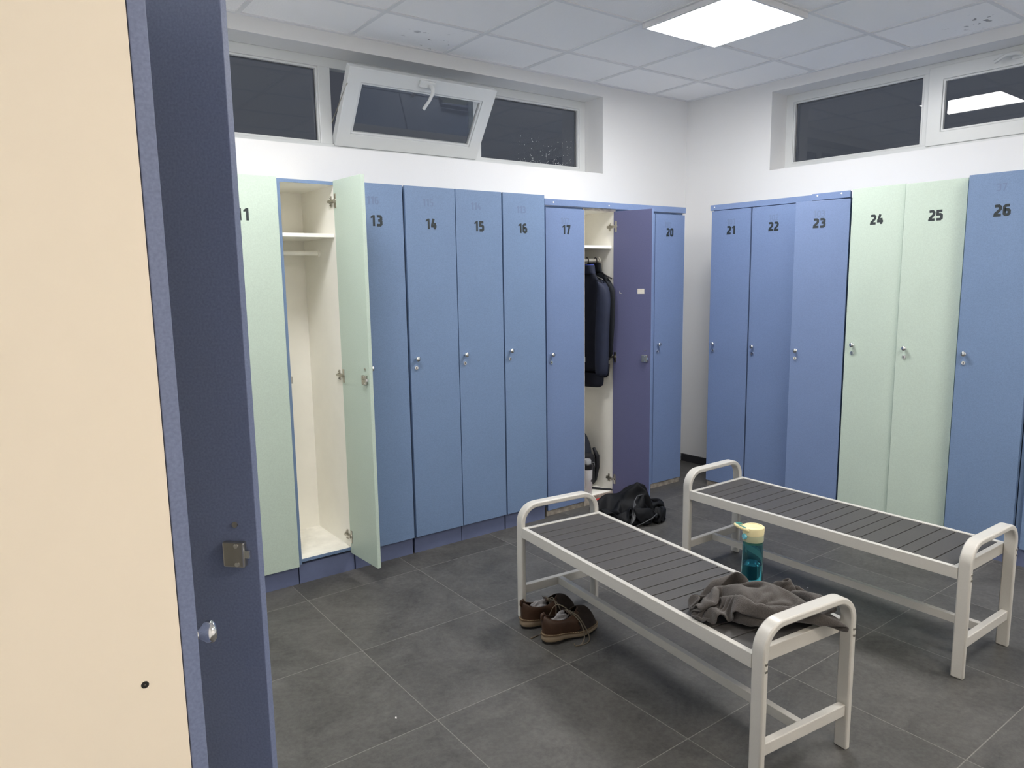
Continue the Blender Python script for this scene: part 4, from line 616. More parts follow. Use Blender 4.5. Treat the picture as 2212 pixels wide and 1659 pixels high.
53,473,14,-17,-20,11,-10,-25,6,-3,-28,-5,-2,-22,-3,11,-5,29,-16,-23,6,-2,21,11,19,-7,16,29,-8,-1,19,12,-13,19,-4,-18,5,-1,-30,22,-16,2,21,-16,2,14,-18,15,3,3,26,-7,9,22,-6,25,-11,-11,15,-13,-10,22,-16,-5,22,-11,-6,24,-13,5,23,-9,4,29,-3,15,21,12,11,4,24,21,-3,-9,19,-18,0,7,11,-22,26,1,9,20,3,18,11,6,-29,13,-22,0,6,7,27,4,7,24,-2,-13,23,-14,-15,12,-16,-21,4,-12,-24,3,-7,-22,6,8,-27,8,14,-16,9,16,-20,9,20,-16,8]
P_TXT = [
-482,-520,132,33,2,15,36,-2,17,34,3,14,33,1,10,40,5,7,34,5,2,35,8,-8,36,-4,-21,20,-5,-25,21,-10,-33,12,-3,-35,19,0,-31,21,11,-28,20,1,31,19,-12,27,24,1,30,4,13,34,1,12,33,4,17,36,0,11,35,34,9,-7,-9,7,-38,-22,8,-26,-7,-6,-36,13,-24,25,22,14,21,20,35,5,23,28,7,31,21,9,28,12,21,8,-15,34,-29,-21,2,-33,-14,-13,-27,-24,-5,-2,-36,8,40,2,3,32,6,-1,40,0,-2,35,1,-2,36,5,-3,38,3,-8,35,8,-4,33,-2,-12,37,-9,-12,31,-11,-14,12,-28,-19,10,2,-35,9,10,-33,-5,22,32,0,16,29,14,25,28,21,17,25,24,30,2,19,25,-15,
-487,-499,164,33,1,18,35,7,14,38,9,-1,32,0,10,35,7,-6,34,5,-12,33,-5,-22,22,-9,-27,17,-20,-25,18,-16,-31,16,2,-30,21,14,-33,19,10,27,19,-13,31,23,-9,27,22,31,6,8,13,31,5,11,34,10,19,27,14,13,34,34,10,-3,-14,5,-34,-2,2,-34,11,-22,-31,6,-36,3,23,2,23,20,34,4,27,29,8,27,11,15,27,8,25,-4,-21,29,-33,-19,-4,-31,-2,-21,-29,-24,-8,-3,-34,6,34,-9,11,36,-1,4,35,2,2,39,-3,2,36,7,-5,36,5,-13,30,5,-11,25,18,-22,34,8,-12,32,0,-15,18,-27,-18,-14,-32,-20,34,0,17,13,22,21,19,28,14,15,32,12,14,5,34,23,27,-5,21,26,-17,
-494,-477,196,38,6,11,33,13,11,36,7,-4,33,7,-15,33,2,-19,28,-4,-21,26,-11,-24,15,-27,-21,14,-26,-20,18,-8,-34,20,12,-33,21,23,14,18,-14,29,21,-5,30,25,8,28,21,29,1,22,27,4,22,11,31,16,18,29,3,19,33,36,6,1,5,-1,-37,10,-9,-35,6,-35,-3,-6,-12,-33,26,-25,11,23,31,3,28,9,20,29,12,20,24,4,32,-13,-29,21,-29,-10,-11,-31,2,-23,-31,-13,-16,-7,-35,5,33,-17,12,34,-7,6,38,2,-1,36,3,2,24,23,-13,40,-12,-6,31,-1,-4,29,15,-23,37,4,1,24,6,-27,22,13,-24,-2,-34,-19,33,-4,14,22,10,33,17,32,11,2,-4,37,25,17,16,22,32,-12,11,27,-22,
-496,-448,220,32,12,2,37,12,-8,29,3,-20,32,-2,-23,26,-5,-23,26,-14,-24,27,-9,-21,18,-25,-21,5,-34,-19,24,23,-8,36,-11,8,6,35,4,10,-24,29,21,3,28,28,10,21,27,26,13,25,27,5,22,31,4,8,10,34,32,20,5,32,2,-9,36,-11,-12,14,-23,-25,-11,-12,-30,10,-30,-24,12,-32,-8,27,4,28,18,4,27,25,10,28,37,12,7,-17,-29,17,-28,-6,-17,-36,-2,-15,-24,1,-26,-20,-27,-4,33,-19,16,34,3,4,33,13,5,32,-18,-4,29,23,-14,36,-2,-6,36,-3,-4,34,-13,-4,35,7,-10,-4,25,-29,13,28,-22,34,-6,4,36,-11,6,26,-22,11,5,-6,37,18,3,37,21,26,1,7,30,-18,12,27,-23,
-503,-412,217,33,8,-14,30,-7,-22,27,-9,-22,29,-11,-17,27,-18,-19,29,-22,-9,17,6,-30,17,-16,-30,36,-3,-8,24,-17,-24,8,32,23,-4,-10,36,16,2,34,24,10,27,27,12,24,26,23,8,20,32,2,20,30,-2,34,16,-1,39,9,-4,35,2,-6,32,-8,-12,32,-20,-14,8,-32,-10,6,-28,-21,14,-26,-25,24,-10,28,23,7,28,13,28,24,24,-28,-1,-3,-21,28,-32,-3,-21,-30,3,-20,-32,-14,-17,-26,-6,-22,29,-19,12,31,18,7,31,-16,4,36,1,-5,37,-2,-4,26,21,-14,33,-11,-6,38,-11,-6,3,33,6,-5,33,7,36,12,2,35,2,0,38,-2,-3,34,-14,-10,5,-5,34,9,-38,0,37,2,9,3,32,-19,-11,23,-23,
-515,-406,183,30,-24,-3,28,-4,-23,26,-10,-20,33,-13,-17,29,-14,-15,24,-25,-9,23,1,-28,31,-19,-6,6,9,-40,18,30,2,12,23,27,0,-6,36,17,10,27,27,11,24,29,9,17,30,17,-12,34,19,-1,30,18,-2,34,11,1,38,1,-3,37,-6,2,22,9,-26,35,-10,-14,25,-21,-1,6,-30,-26,22,-24,-2,18,7,32,13,12,32,37,-10,5,16,-4,34,-1,-33,-12,-32,-7,-21,-29,-6,-20,-31,-2,-17,-36,0,-19,17,-30,-2,36,2,13,36,3,2,28,22,4,35,-4,-12,23,-16,-23,36,-10,-1,1,26,30,1,23,26,26,17,22,33,16,5,37,8,0,36,1,-6,35,1,-16,25,-13,-24,10,-39,1,-4,-35,8,20,22,-18,4,27,-25,
-520,-426,158,21,-30,4,33,-8,-16,26,-7,-20,32,-21,-14,24,-14,-20,27,-12,-22,28,-1,-31,14,30,13,1,2,-36,18,21,20,11,38,16,32,1,18,28,-3,16,32,-2,22,18,-24,18,27,20,-6,41,12,13,29,14,-13,34,18,-1,34,-6,9,37,-1,-11,21,11,-26,28,5,-24,35,-7,-8,32,-19,5,24,-22,18,-16,32,17,23,4,26,33,-5,14,30,-19,13,3,-36,-8,-28,-11,-21,-33,-3,-22,-32,-1,-14,-30,-1,-23,4,-31,-14,33,-18,11,33,18,3,34,12,-1,33,16,2,38,-7,7,34,-8,-6,-6,28,23,-16,29,17,14,18,31,35,14,0,34,11,13,30,-6,-19,20,-16,-26,22,-20,-22,14,-33,-5,-1,-37,5,31,-17,-18,7,27,-22,
-520,-439,123,8,-33,15,31,-20,-13,35,-15,-16,25,-11,-18,25,-2,-27,25,7,-25,31,17,-21,-9,17,27,35,16,0,-2,33,-19,37,-2,-9,31,-6,19,32,-3,16,30,3,22,15,-25,23,34,-9,9,34,16,7,31,18,-10,36,8,6,41,2,1,24,8,-21,37,2,-7,23,0,-33,34,-8,5,32,-12,-16,1,32,12,28,16,24,1,21,25,35,-14,7,29,-23,13,19,-28,12,-27,-8,-27,-31,-9,-18,-29,-10,-17,-34,11,-10,0,-31,-28,22,-25,-4,34,-5,6,38,5,2,43,10,0,30,16,6,22,26,21,-2,26,25,-24,30,11,-2,21,31,24,5,23,35,14,-16,14,-25,-22,17,-29,-20,22,-19,-23,22,-26,-16,5,-37,-4,26,-22,-14,27,-3,-21,
-489,-439,111,-12,-29,-12,11,-37,-2,29,-15,-14,30,0,-25,25,17,-24,27,23,-7,29,18,-12,16,14,26,17,-1,32,18,33,-17,27,17,-25,29,-13,-15,29,-18,5,27,-22,17,25,-20,19,32,-6,17,33,-3,13,37,11,7,31,9,0,37,3,0,38,4,-13,33,2,-10,33,4,-20,23,7,-26,23,30,-10,21,29,14,21,14,23,20,10,33,4,9,37,29,-19,13,26,-28,-3,-17,-16,-30,-34,-8,-15,-34,-9,-3,-20,5,-33,-5,-35,-2,28,-25,-7,21,9,-25,34,4,1,36,4,-3,34,22,13,19,26,20,-8,30,30,-8,23,23,-16,30,20,12,2,37,12,-18,-34,13,-22,-22,19,-26,-24,16,-23,-20,22,-25,-14,22,-23,-20,33,-14,-8,36,6,4,
-499,-433,76,10,-38,-3,-8,-34,-6,34,3,-16,32,13,-5,39,17,1,4,25,-22,30,17,-5,13,11,33,29,8,22,36,-4,8,20,24,-21,31,3,-23,26,-11,-21,29,-25,3,22,-20,20,25,-29,-1,32,-12,12,35,-3,13,37,4,0,35,6,-6,37,6,-5,33,10,-18,20,24,-19,22,29,-3,17,29,22,25,23,17,21,19,17,27,17,20,35,-5,17,12,-7,32,24,-27,-2,-4,-17,-30,-41,-5,-11,-23,-16,-16,-4,-25,-28,-26,-12,-30,29,-20,0,31,-6,16,22,27,-23,43,4,17,9,12,31,7,38,2,12,30,2,-18,28,23,7,21,28,9,-1,35,20,-17,-28,2,-19,-34,-4,-26,-30,13,-24,-22,18,-23,-15,33,-22,-7,25,-16,17,35,-11,20,
-486,-455,58,-32,-17,-2,29,-9,-20,37,11,4,27,9,23,31,16,2,22,21,-23,13,28,-22,35,0,10,23,9,26,29,7,28,22,-27,8,29,4,-22,24,20,-21,24,-4,-26,19,-32,-6,26,-23,2,33,-22,3,38,-13,5,35,-2,1,34,6,-2,32,11,-7,28,28,-4,19,30,1,22,30,4,31,27,7,24,19,9,27,24,15,35,5,18,14,10,28,23,-9,30,29,-23,11,-19,-21,-20,-14,-12,-33,-27,-17,-19,-26,-14,-18,-3,-20,-32,26,-16,7,19,-4,32,28,18,-20,43,6,2,-17,21,28,10,35,-13,19,33,3,12,13,27,18,14,31,14,-10,32,2,-39,5,-3,-19,-32,12,-9,-32,-14,11,-34,9,-20,-28,28,-20,12,20,-24,18,31,-9,14,
-494,-422,56,-26,-21,-19,39,-10,-12,30,14,13,27,12,25,30,13,6,36,14,-7,19,25,-23,33,5,-20,30,1,19,27,2,25,23,-18,23,21,-28,14,25,13,-22,22,12,-26,12,2,-35,30,-21,-1,19,-26,20,36,-9,-3,37,-4,-6,35,11,-2,32,11,-9,24,23,20,28,18,10,24,31,3,17,33,-6,26,15,27,26,14,16,31,22,3,33,11,-9,19,-9,30,26,-18,19,5,-31,-22,-35,-5,-8,-26,-14,-18,-14,-19,-35,-4,-14,-30,30,-17,7,-3,-3,38,39,3,8,-5,10,-36,45,2,-2,20,28,9,24,25,13,15,17,32,16,22,20,15,-17,31,3,-25,26,-20,-33,-9,-3,16,-34,-3,6,-36,1,-8,-40,19,-19,-22,24,-29,3,28,-3,19,
-517,-410,78,6,-6,-37,31,-2,-19,24,8,20,35,15,17,32,14,4,36,15,0,34,12,-6,28,8,-17,35,-4,-20,28,-6,19,25,-17,26,16,-11,27,18,-34,9,23,6,-31,20,9,-28,1,29,-15,29,-25,-4,31,-8,15,39,-3,-5,32,8,-17,36,17,3,27,18,7,24,26,17,17,22,24,29,-14,12,28,15,23,30,13,13,23,27,8,29,23,-4,27,24,-19,20,-24,7,24,-29,5,-28,-13,-23,-34,-4,-14,-27,-12,-22,-4,-18,-35,31,-19,10,5,4,38,15,-11,-30,28,19,0,44,-6,-13,33,16,10,25,11,21,10,38,14,19,-19,25,17,-10,25,-9,-32,21,-5,-20,28,-24,-9,-24,3,7,-42,2,25,-20,10,13,-35,19,-31,2,-4,-16,-30,
-512,-379,80,8,-2,-36,25,-4,-27,22,10,21,39,11,5,35,9,-3,30,16,3,37,18,5,28,7,-17,39,-1,-4,30,-7,20,27,-15,20,26,-20,19,18,-32,6,18,-29,9,16,14,-25,14,25,-26,2,15,-34,28,-16,1,40,4,3,34,6,12,30,19,-4,28,16,20,23,12,25,26,-20,23,31,5,19,26,10,21,33,15,11,30,18,6,27,25,-6,25,24,-8,18,26,-22,22,-26,7,-9,-16,-34,-29,-9,-21,-33,-9,-20,-15,-17,-32,11,-19,31,20,-17,-18,36,2,-11,37,3,-1,17,28,19,34,13,5,33,6,-16,24,-12,24,22,-11,27,18,-16,26,-11,-28,17,-16,-31,20,-28,-17,19,4,8,-32,6,31,-21,7,19,-30,17,19,-28,-15,-10,-33,
-507,-346,87,15,-8,-34,7,1,-37,35,2,2,36,8,2,35,10,-4,33,20,6,29,19,5,34,14,1,20,-18,27,17,-28,15,27,-26,13,26,-2,22,31,-13,14,15,-32,6,23,17,-26,-1,11,-31,15,25,-22,31,-2,-16,38,4,2,36,7,6,34,5,19,24,3,23,26,0,30,29,-14,20,28,6,26,30,9,18,34,13,13,33,15,6,33,16,-10,22,24,-13,18,26,-15,18,26,-23,0,-21,-34,-19,-12,-27,-21,-16,-22,-20,-9,-30,14,-30,18,25,-21,9,15,22,-23,36,3,-11,34,9,17,20,33,7,24,-10,27,35,1,0,21,-8,33,3,-20,29,1,-32,24,-20,-26,9,-1,-39,15,-6,-26,-23,-10,15,-31,12,19,-34,14,22,-28,6,7,-30,
-511,-314,83,0,-12,-32,27,6,-26,35,2,-4,37,7,-5,34,13,10,32,21,-11,26,18,16,20,-15,25,14,-30,19,11,-33,10,24,-27,9,30,-5,20,29,-8,18,34,-3,21,18,14,-24,-4,12,-36,30,7,-18,30,15,-15,38,-4,8,31,7,5,33,-5,19,29,-4,25,28,-2,25,28,7,24,25,9,21,33,11,21,31,9,15,34,8,4,35,14,-6,-2,25,-25,18,24,-21,14,24,-24,12,10,-40,9,-10,-32,-25,-11,-19,0,-15,-33,17,-29,10,21,-22,23,13,17,-28,40,2,-5,34,13,-11,31,11,18,1,14,37,31,2,18,5,-15,32,-10,-24,28,6,-27,23,12,-33,14,17,-32,-13,-8,-26,-18,-8,-29,-26,-15,-2,-37,18,23,-22,-3,3,-34,
-518,-284,82,2,-11,-34,37,-3,1,35,0,-1,40,6,-5,19,22,-28,22,18,14,26,-4,32,11,-39,-4,10,-23,24,14,-32,8,22,-20,20,28,-6,25,31,-2,19,33,2,15,30,18,-10,7,20,-32,27,9,-25,32,12,-14,37,-2,7,36,-7,13,27,-2,18,32,0,24,27,8,23,27,10,21,27,15,19,32,10,20,29,6,17,36,0,14,37,8,-7,-5,24,-26,-1,20,-30,7,21,-32,11,8,-37,14,4,-33,11,13,-31,15,-24,-26,17,-27,10,20,-20,22,29,-2,-26,12,25,-30,36,14,1,25,12,24,9,10,34,3,-8,40,0,-17,33,8,-22,32,23,-24,15,21,-26,-12,1,-30,-21,7,-29,-17,-2,-33,-25,-1,-30,-21,-13,-22,-23,-24,7,-29,
-519,-251,78,7,-7,-36,40,-9,-6,30,5,15,34,2,3,21,19,-25,5,-25,28,25,-11,-18,-4,-38,14,14,-22,25,12,-24,26,26,-1,27,31,1,18,33,6,14,35,2,14,34,11,8,23,15,-25,23,18,-25,27,12,-19,36,-3,6,36,-6,17,32,-1,18,29,8,17,34,6,20,29,20,10,31,14,13,29,9,25,30,6,18,33,1,16,34,-13,14,7,22,-25,7,19,-37,6,15,-28,12,15,-34,9,6,-35,18,6,-33,15,-23,-23,24,-8,-22,-9,-36,-11,35,19,-14,25,26,10,28,19,-11,-2,-4,40,2,2,35,5,-7,35,11,-7,37,25,-15,22,31,-16,-6,13,-29,-23,8,-33,-15,-7,-28,-21,-7,-32,-20,2,-30,-20,11,-28,-29,-2,-22,-24,
-520,-217,71,11,-10,-32,36,-6,-5,34,-10,-9,35,9,6,11,-4,32,38,-7,9,-17,-36,-2,-19,-31,-5,8,-27,21,23,-7,35,28,7,18,34,7,11,36,8,11,33,-1,0,35,11,14,35,4,13,26,14,-18,20,19,-26,38,-2,6,33,-7,14,38,4,14,31,11,17,30,19,9,33,16,8,30,15,11,32,10,16,33,8,16,32,-7,13,32,-6,13,36,-17,12,6,14,-32,5,16,-35,6,17,-29,9,-8,-40,15,8,-27,23,1,-31,16,-31,-15,1,14,-38,-5,15,-30,27,22,3,21,13,32,-1,0,38,-3,-1,34,17,0,32,24,-2,28,37,-12,9,26,-20,-13,8,-27,-22,-6,-29,-23,-4,-32,-17,11,-32,-18,2,-29,-18,-4,-25,-29,-1,-27,-28,
-518,-182,66,17,-13,-29,29,-8,-19,37,-7,-1,25,11,26,26,-6,28,-7,-31,13,-16,-38,-6,-15,-34,-3,11,-12,30,31,4,23,38,9,6,36,4,-6,25,10,16,39,-3,6,27,6,27,31,8,18,34,9,-2,27,17,-22,36,-2,11,35,-1,8,34,9,6,36,16,6,30,11,7,36,21,14,27,13,16,34,8,21,30,4,17,34,-2,16,34,-6,5,31,-22,15,27,5,-23,15,11,-31,13,10,-36,-3,11,-37,20,-10,-25,23,-1,-29,3,1,-36,-4,10,-40,-13,19,-26,27,23,0,1,1,37,6,5,38,15,2,32,23,8,27,33,-5,19,36,-12,3,2,-25,-27,5,-30,-24,14,-26,-19,0,-32,-20,2,-31,-17,-20,-30,-6,-4,-29,-26,22,-14,-27,
-511,-148,62,15,-11,-29,34,-12,-13,37,-9,12,-4,-9,33,23,-7,27,-19,-32,-6,-15,-30,-10,-9,-34,11,20,-2,32,36,11,-3,35,5,-6,38,5,3,35,5,12,32,10,13,27,3,26,25,4,25,36,3,15,32,16,-9,36,-3,9,33,7,-2,38,12,5,31,14,8,34,16,13,30,6,18,28,6,22,32,1,24,30,-6,17,35,-7,13,36,-6,10,36,13,5,18,6,-30,19,9,-34,15,10,-29,17,9,-32,12,-3,-33,6,2,-38,4,3,-36,-15,0,-35,4,27,-25,24,20,-4,19,5,36,4,7,34,15,1,39,31,6,15,36,-2,9,33,-14,-7,-7,-28,-26,-2,-30,-22,2,-30,-22,16,-28,-18,-1,-32,-18,-26,-26,1,-2,-26,-30,27,-13,-13,
-518,-115,54,30,-11,-26,34,-11,-9,32,-7,16,8,-14,35,-27,-24,17,-18,-30,-5,-11,-32,-4,-6,-29,25,38,11,-1,33,1,-5,35,11,3,37,10,7,31,7,10,35,5,16,31,7,21,30,8,25,26,3,18,34,4,21,37,5,-3,36,8,1,33,9,4,35,9,14,28,2,23,30,2,20,28,-4,22,29,-1,28,30,-12,14,33,-4,15,38,3,7,16,21,-25,20,7,-33,17,10,-29,19,10,-29,18,12,-34,9,-6,-36,9,-8,-34,6,-5,-33,-4,30,-25,15,30,-15,27,26,-10,28,9,19,17,3,32,5,3,38,37,3,0,34,-3,11,31,-18,-12,2,-26,-27,1,-31,-21,0,-32,-22,-10,-25,-24,-8,-32,-12,-27,-23,11,12,-21,-26,35,-11,-3,
-508,-77,47,26,-12,-23,30,-11,-7,30,-9,24,-20,-27,12,-23,-29,11,-22,-25,12,-5,-31,22,4,-23,28,37,-7,6,29,16,-12,37,18,-6,33,10,0,36,10,5,36,5,14,30,8,16,33,5,24,32,2,17,24,6,24,42,5,-1,29,5,12,31,-2,20,33,6,17,29,-5,27,26,-2,22,32,-6,22,29,-3,23,33,0,17,33,-4,14,28,15,-21,7,-2,-35,20,9,-33,18,11,-29,16,12,-30,16,12,-27,17,10,-34,3,-16,-35,33,13,-19,33,0,-7,1,33,-15,13,39,-8,25,23,-7,10,-1,36,27,-18,-14,37,-12,6,23,24,16,31,-16,-13,-22,-26,-10,-11,-36,-10,14,-18,-31,-18,-32,-6,-5,-35,-4,-13,-19,-26,31,-12,-16,29,-8,16,
-514,-44,31,31,-6,-14,33,-11,1,8,-17,32,-25,-29,13,-20,-29,13,-14,-26,20,0,-27,25,8,-27,27,30,-12,12,36,6,-2,27,21,-11,34,18,-7,36,14,-5,32,13,5,33,3,12,30,8,17,35,6,23,31,3,15,33,2,18,30,-2,22,29,-3,20,31,1,24,31,-4,20,28,2,21,32,2,19,36,-2,20,30,-1,15,35,-2,15,9,8,-31,13,1,-35,14,3,-36,17,10,-32,16,12,-30,16,10,-31,17,8,-31,33,-6,-16,36,-6,1,35,1,-9,18,32,-15,-1,37,-5,9,34,-7,27,5,-25,31,-18,-11,34,-19,-7,18,22,14,5,-35,-6,26,-30,-8,-28,-16,-13,-29,-15,-9,-5,-30,26,-15,-30,-15,24,-4,-27,20,-10,-28,31,-6,20,
-510,-9,40,32,-5,-22,29,-11,16,-10,-22,28,-24,-29,12,-14,-29,17,-10,-24,24,1,-29,27,10,-23,27,23,-22,18,37,-4,0,32,14,-7,35,16,-7,26,26,-6,29,17,-6,35,14,3,33,10,13,39,5,20,25,6,16,34,1,18,30,-3,21,31,-1,21,32,0,21,36,-3,18,32,1,16,31,-1,17,35,3,13,33,-4,19,33,-4,11,39,-12,-1,14,3,-32,8,12,-38,6,18,-31,11,14,-32,11,10,-35,19,8,-30,33,-1,-19,35,-12,4,35,-9,6,31,8,-13,9,36,-7,12,33,-12,22,23,-19,18,-1,-30,31,-12,-23,6,-35,-13,37,4,7,-20,-23,-13,-29,-6,23,-23,-24,0,-19,-33,0,-10,-26,-21,17,-15,-32,34,1,5,39,-2,5,
-496,30,53,29,-8,-27,16,-17,29,-27,-20,12,-14,-28,21,-13,-27,21,-10,-29,26,8,-25,22,6,-21,28,23,-23,21,32,-11,12,39,6,0,30,16,-12,31,20,-2,25,28,-11,29,17,-6,34,13,4,33,9,13,36,4,15,33,3,17,34,1,15,33,-4,13,36,-3,16,35,-7,4,36,-1,13,27,-3,18,40,-4,13,29,-5,16,35,3,12,35,-2,12,37,-4,1,9,8,-34,8,17,-32,8,14,-34,8,13,-33,10,18,-31,25,0,-29,34,-8,4,34,-10,11,35,-14,6,31,9,-17,18,27,-21,16,29,-13,19,20,-26,24,-23,-14,8,-2,-35,13,-10,-33,-34,-14,-8,2,-34,17,-25,-27,0,-30,-18,1,-33,-13,-7,31,-3,-21,37,-2,2,38,-1,9,
-493,47,16,31,13,15,6,-16,28,-18,-23,29,-13,-27,19,-14,-29,20,-17,-25,25,6,-25,21,12,-26,24,17,-21,28,30,-20,16,36,4,6,32,10,-8,31,23,-7,26,24,-8,26,23,-7,29,19,-4,39,13,7,35,10,5,33,1,15,36,-2,9,33,-1,7,39,-8,6,37,-6,9,34,-6,6,35,-6,10,35,-5,11,36,-4,12,32,-4,14,35,4,14,26,7,28,26,10,-23,18,8,-31,12,14,-31,9,13,-30,3,17,-34,15,8,-35,34,-13,-6,30,-7,5,34,-9,23,34,-6,3,33,5,-19,23,10,-28,18,13,-28,19,26,-16,-5,9,-38,-10,-12,-33,-33,-22,0,-8,-34,18,-16,-16,-27,-21,-18,20,-29,-12,-19,33,-7,-21,36,2,11,32,-11,-10,
-517,76,19,20,1,33,23,-3,24,-26,-26,3,-10,-21,27,-7,-26,26,1,-23,30,6,-27,27,8,-26,22,19,-21,26,22,-18,20,32,-10,16,33,15,-5,33,19,-5,30,24,-5,28,22,-12,26,25,-9,34,13,7,34,12,-7,37,9,6,35,-3,7,37,-5,8,35,-8,4,36,-6,6,38,-5,6,33,-4,8,38,-9,9,32,-4,13,34,-2,17,25,-3,28,27,13,14,30,12,-21,12,4,-33,21,18,-27,19,15,-26,22,9,-32,3,10,-36,33,-6,-14,33,-16,-8,31,-9,19,19,1,29,41,-3,-3,26,6,-23,21,10,-25,-19,20,-30,1,3,-37,6,8,-34,-9,-32,13,-26,-18,-22,-28,-22,-15,-23,-18,28,-12,-7,-32,35,-5,-14,36,-3,-5,34,-4,9,
-520,115,15,1,-10,39,32,8,10,-25,-24,18,-2,-24,27,-1,-25,30,5,-22,31,4,-29,24,12,-23,24,18,-25,21,30,-23,9,35,-20,0,5,28,20,31,18,4,28,22,-1,33,22,-2,28,22,-6,30,15,-6,33,17,-16,35,8,6,42,-4,-2,30,-4,13,33,-8,9,38,-2,6,33,-11,14,38,-7,10,33,-8,10,30,-11,18,33,-5,17,34,9,17,34,13,-1,24,7,-23,9,12,-38,17,8,-30,24,18,-24,16,5,-35,30,17,-1,32,-2,-22,32,-13,-14,32,-18,-6,18,2,31,21,-5,29,35,6,-14,23,9,-23,13,8,-36,-2,11,-37,-17,9,-26,-24,-25,-17,-26,-22,-17,4,-38,12,-29,-5,-22,-27,5,-20,35,-4,-9,40,-3,-3,37,-8,0,
-504,155,23,8,-36,-5,-24,6,33,-1,1,36,11,-21,31,6,-22,25,9,-29,25,9,-28,21,15,-30,17,15,-33,5,12,-36,-4,34,-10,4,15,25,21,14,30,14,26,28,11,27,24,3,29,23,-1,34,19,-5,31,14,-5,35,3,-6,40,0,0,35,-2,10,30,-10,19,33,-12,14,33,-9,14,30,-10,13,36,-8,14,34,-7,11,37,0,10,33,9,3,33,13,-9,27,9,-20,9,6,-39,17,8,-31,19,19,-27,22,9,-26,31,11,-13,29,-10,-23,34,-14,-13,34,-7,0,17,2,33,16,0,31,34,-1,13,31,4,-18,18,9,-33,-10,11,-37,-24,-3,-22,-22,-18,-20,-6,-41,0,-22,-21,-15,-31,0,-25,9,13,-30,31,-4,-12,36,-6,9,36,-2,2,
-497,155,65,-24,-10,-15,40,-2,-12,-2,-12,33,-2,9,35,4,-28,27,10,-31,18,7,-32,15,4,-34,4,-1,-36,1,23,-35,1,34,-6,8,22,19,17,19,32,16,14,31,8,18,32,11,23,27,11,28,22,-1,35,11,-5,39,8,-5,32,-1,4,40,-5,6,30,-7,16,30,-12,22,29,-5,16,36,-13,16,32,-10,12,33,-6,10,38,0,5,34,6,-2,36,10,-12,28,14,-17,33,2,-26,5,17,-33,13,15,-28,23,10,-29,25,3,-26,32,-4,-21,30,-16,-13,37,-5,1,23,-7,30,12,3,33,18,2,33,37,0,-6,28,2,-21,-16,6,-33,-12,-30,-22,-22,-25,-19,-30,-1,-21,-32,-22,-13,27,-5,-25,13,-1,-28,13,28,-26,32,-3,9,37,-8,1,
-518,188,84,-3,0,-36,26,-8,-23,3,-7,33,18,-29,5,12,-14,38,-15,-31,18,10,-36,9,9,-34,6,-2,-36,3,25,-25,-3,33,-4,14,33,18,16,24,21,18,15,31,10,15,31,9,12,36,11,17,35,10,33,13,1,35,5,-5,37,-1,-1,37,-5,4,29,-8,25,31,-10,16,33,-18,10,30,-12,9,32,-8,11,38,-11,15,34,-9,-3,38,12,5,35,2,-19,28,12,-19,21,27,-6,29,20,-14,17,13,-29,20,14,-32,24,0,-26,17,-11,-31,33,-14,-20,30,-6,11,32,-3,15,13,-4,36,3,1,36,34,6,17,36,3,-11,-17,-29,-18,-14,-26,-23,-25,-17,-22,-32,-4,-17,10,4,-37,7,1,-36,-3,-6,-35,28,14,18,35,-6,5,38,5,-9,
-509,229,86,-7,0,-34,-1,-16,-33,30,-21,1,30,-22,19,1,-33,19,-20,-20,18,-8,-35,20,17,-33,3,12,-31,2,26,-28,2,36,1,15,26,18,19,6,25,23,25,31,5,17,29,7,18,33,7,12,33,17,26,23,8,33,8,-1,40,-2,2,37,-8,3,31,-10,12,30,-10,20,32,-20,7,32,-17,6,33,-19,10,30,-9,8,36,1,9,41,-3,-8,33,10,-12,27,17,-14,27,28,-8,23,29,-3,23,13,-24,18,14,-29,22,2,-32,27,-9,-25,29,-15,-18,25,-17,-13,30,1,28,7,-4,35,0,-4,38,28,5,23,34,4,-2,15,-18,-30,-17,-26,-23,-32,-17,-16,-26,-8,-22,-8,0,-38,8,1,-35,18,4,-27,41,2,-1,14,6,30,35,-6,15,
-494,268,85,-9,-3,-36,-7,-10,-34,22,-25,10,-1,-28,25,15,-32,21,28,-25,7,-4,-35,11,-5,-28,24,22,-29,-15,3,-31,-15,36,0,13,19,19,21,16,29,23,-1,27,23,20,31,1,22,30,2,23,29,2,25,24,11,33,11,9,35,0,2,35,-9,4,37,-10,11,31,-16,12,28,-10,12,34,-19,5,31,-21,12,36,-13,3,37,-7,1,34,4,-3,33,16,-7,29,22,-5,25,24,-9,24,25,-9,21,14,-26,11,-5,-36,19,4,-31,26,-8,-24,32,-12,-18,36,-9,-6,25,0,26,1,-8,36,1,-5,40,20,8,27,37,4,5,24,-11,-27,-6,-24,-29,-18,-17,-22,-34,-5,-18,7,-9,-39,-11,6,-28,29,4,-29,36,5,1,20,5,30,16,-32,-10,
-494,311,74,-27,-5,-24,17,-7,-26,16,-31,16,9,-33,-4,15,-29,24,-5,-24,26,25,-28,11,10,-34,2,6,-31,-17,-1,-31,-22,28,2,24,-4,12,37,16,27,16,22,34,7,30,16,-13,27,19,1,33,23,3,24,29,13,10,28,11,37,9,13,33,-8,7,36,-15,5,31,-16,11,31,-15,12,31,-16,13,33,-10,15,30,-18,5,36,-6,-4,36,0,-2,36,19,-2,27,22,-4,27,25,-8,20,19,-20,16,9,-35,6,-8,-33,16,-9,-34,34,3,-23,32,-8,-13,38,-9,-5,22,2,29,1,-8,35,-4,-9,34,16,0,32,35,12,15,29,-4,-24,7,-19,-30,-12,-20,-33,-29,-3,-14,-16,-15,-28,27,11,-24,15,6,-33,31,-6,26,25,-6,-25,28,-20,5,
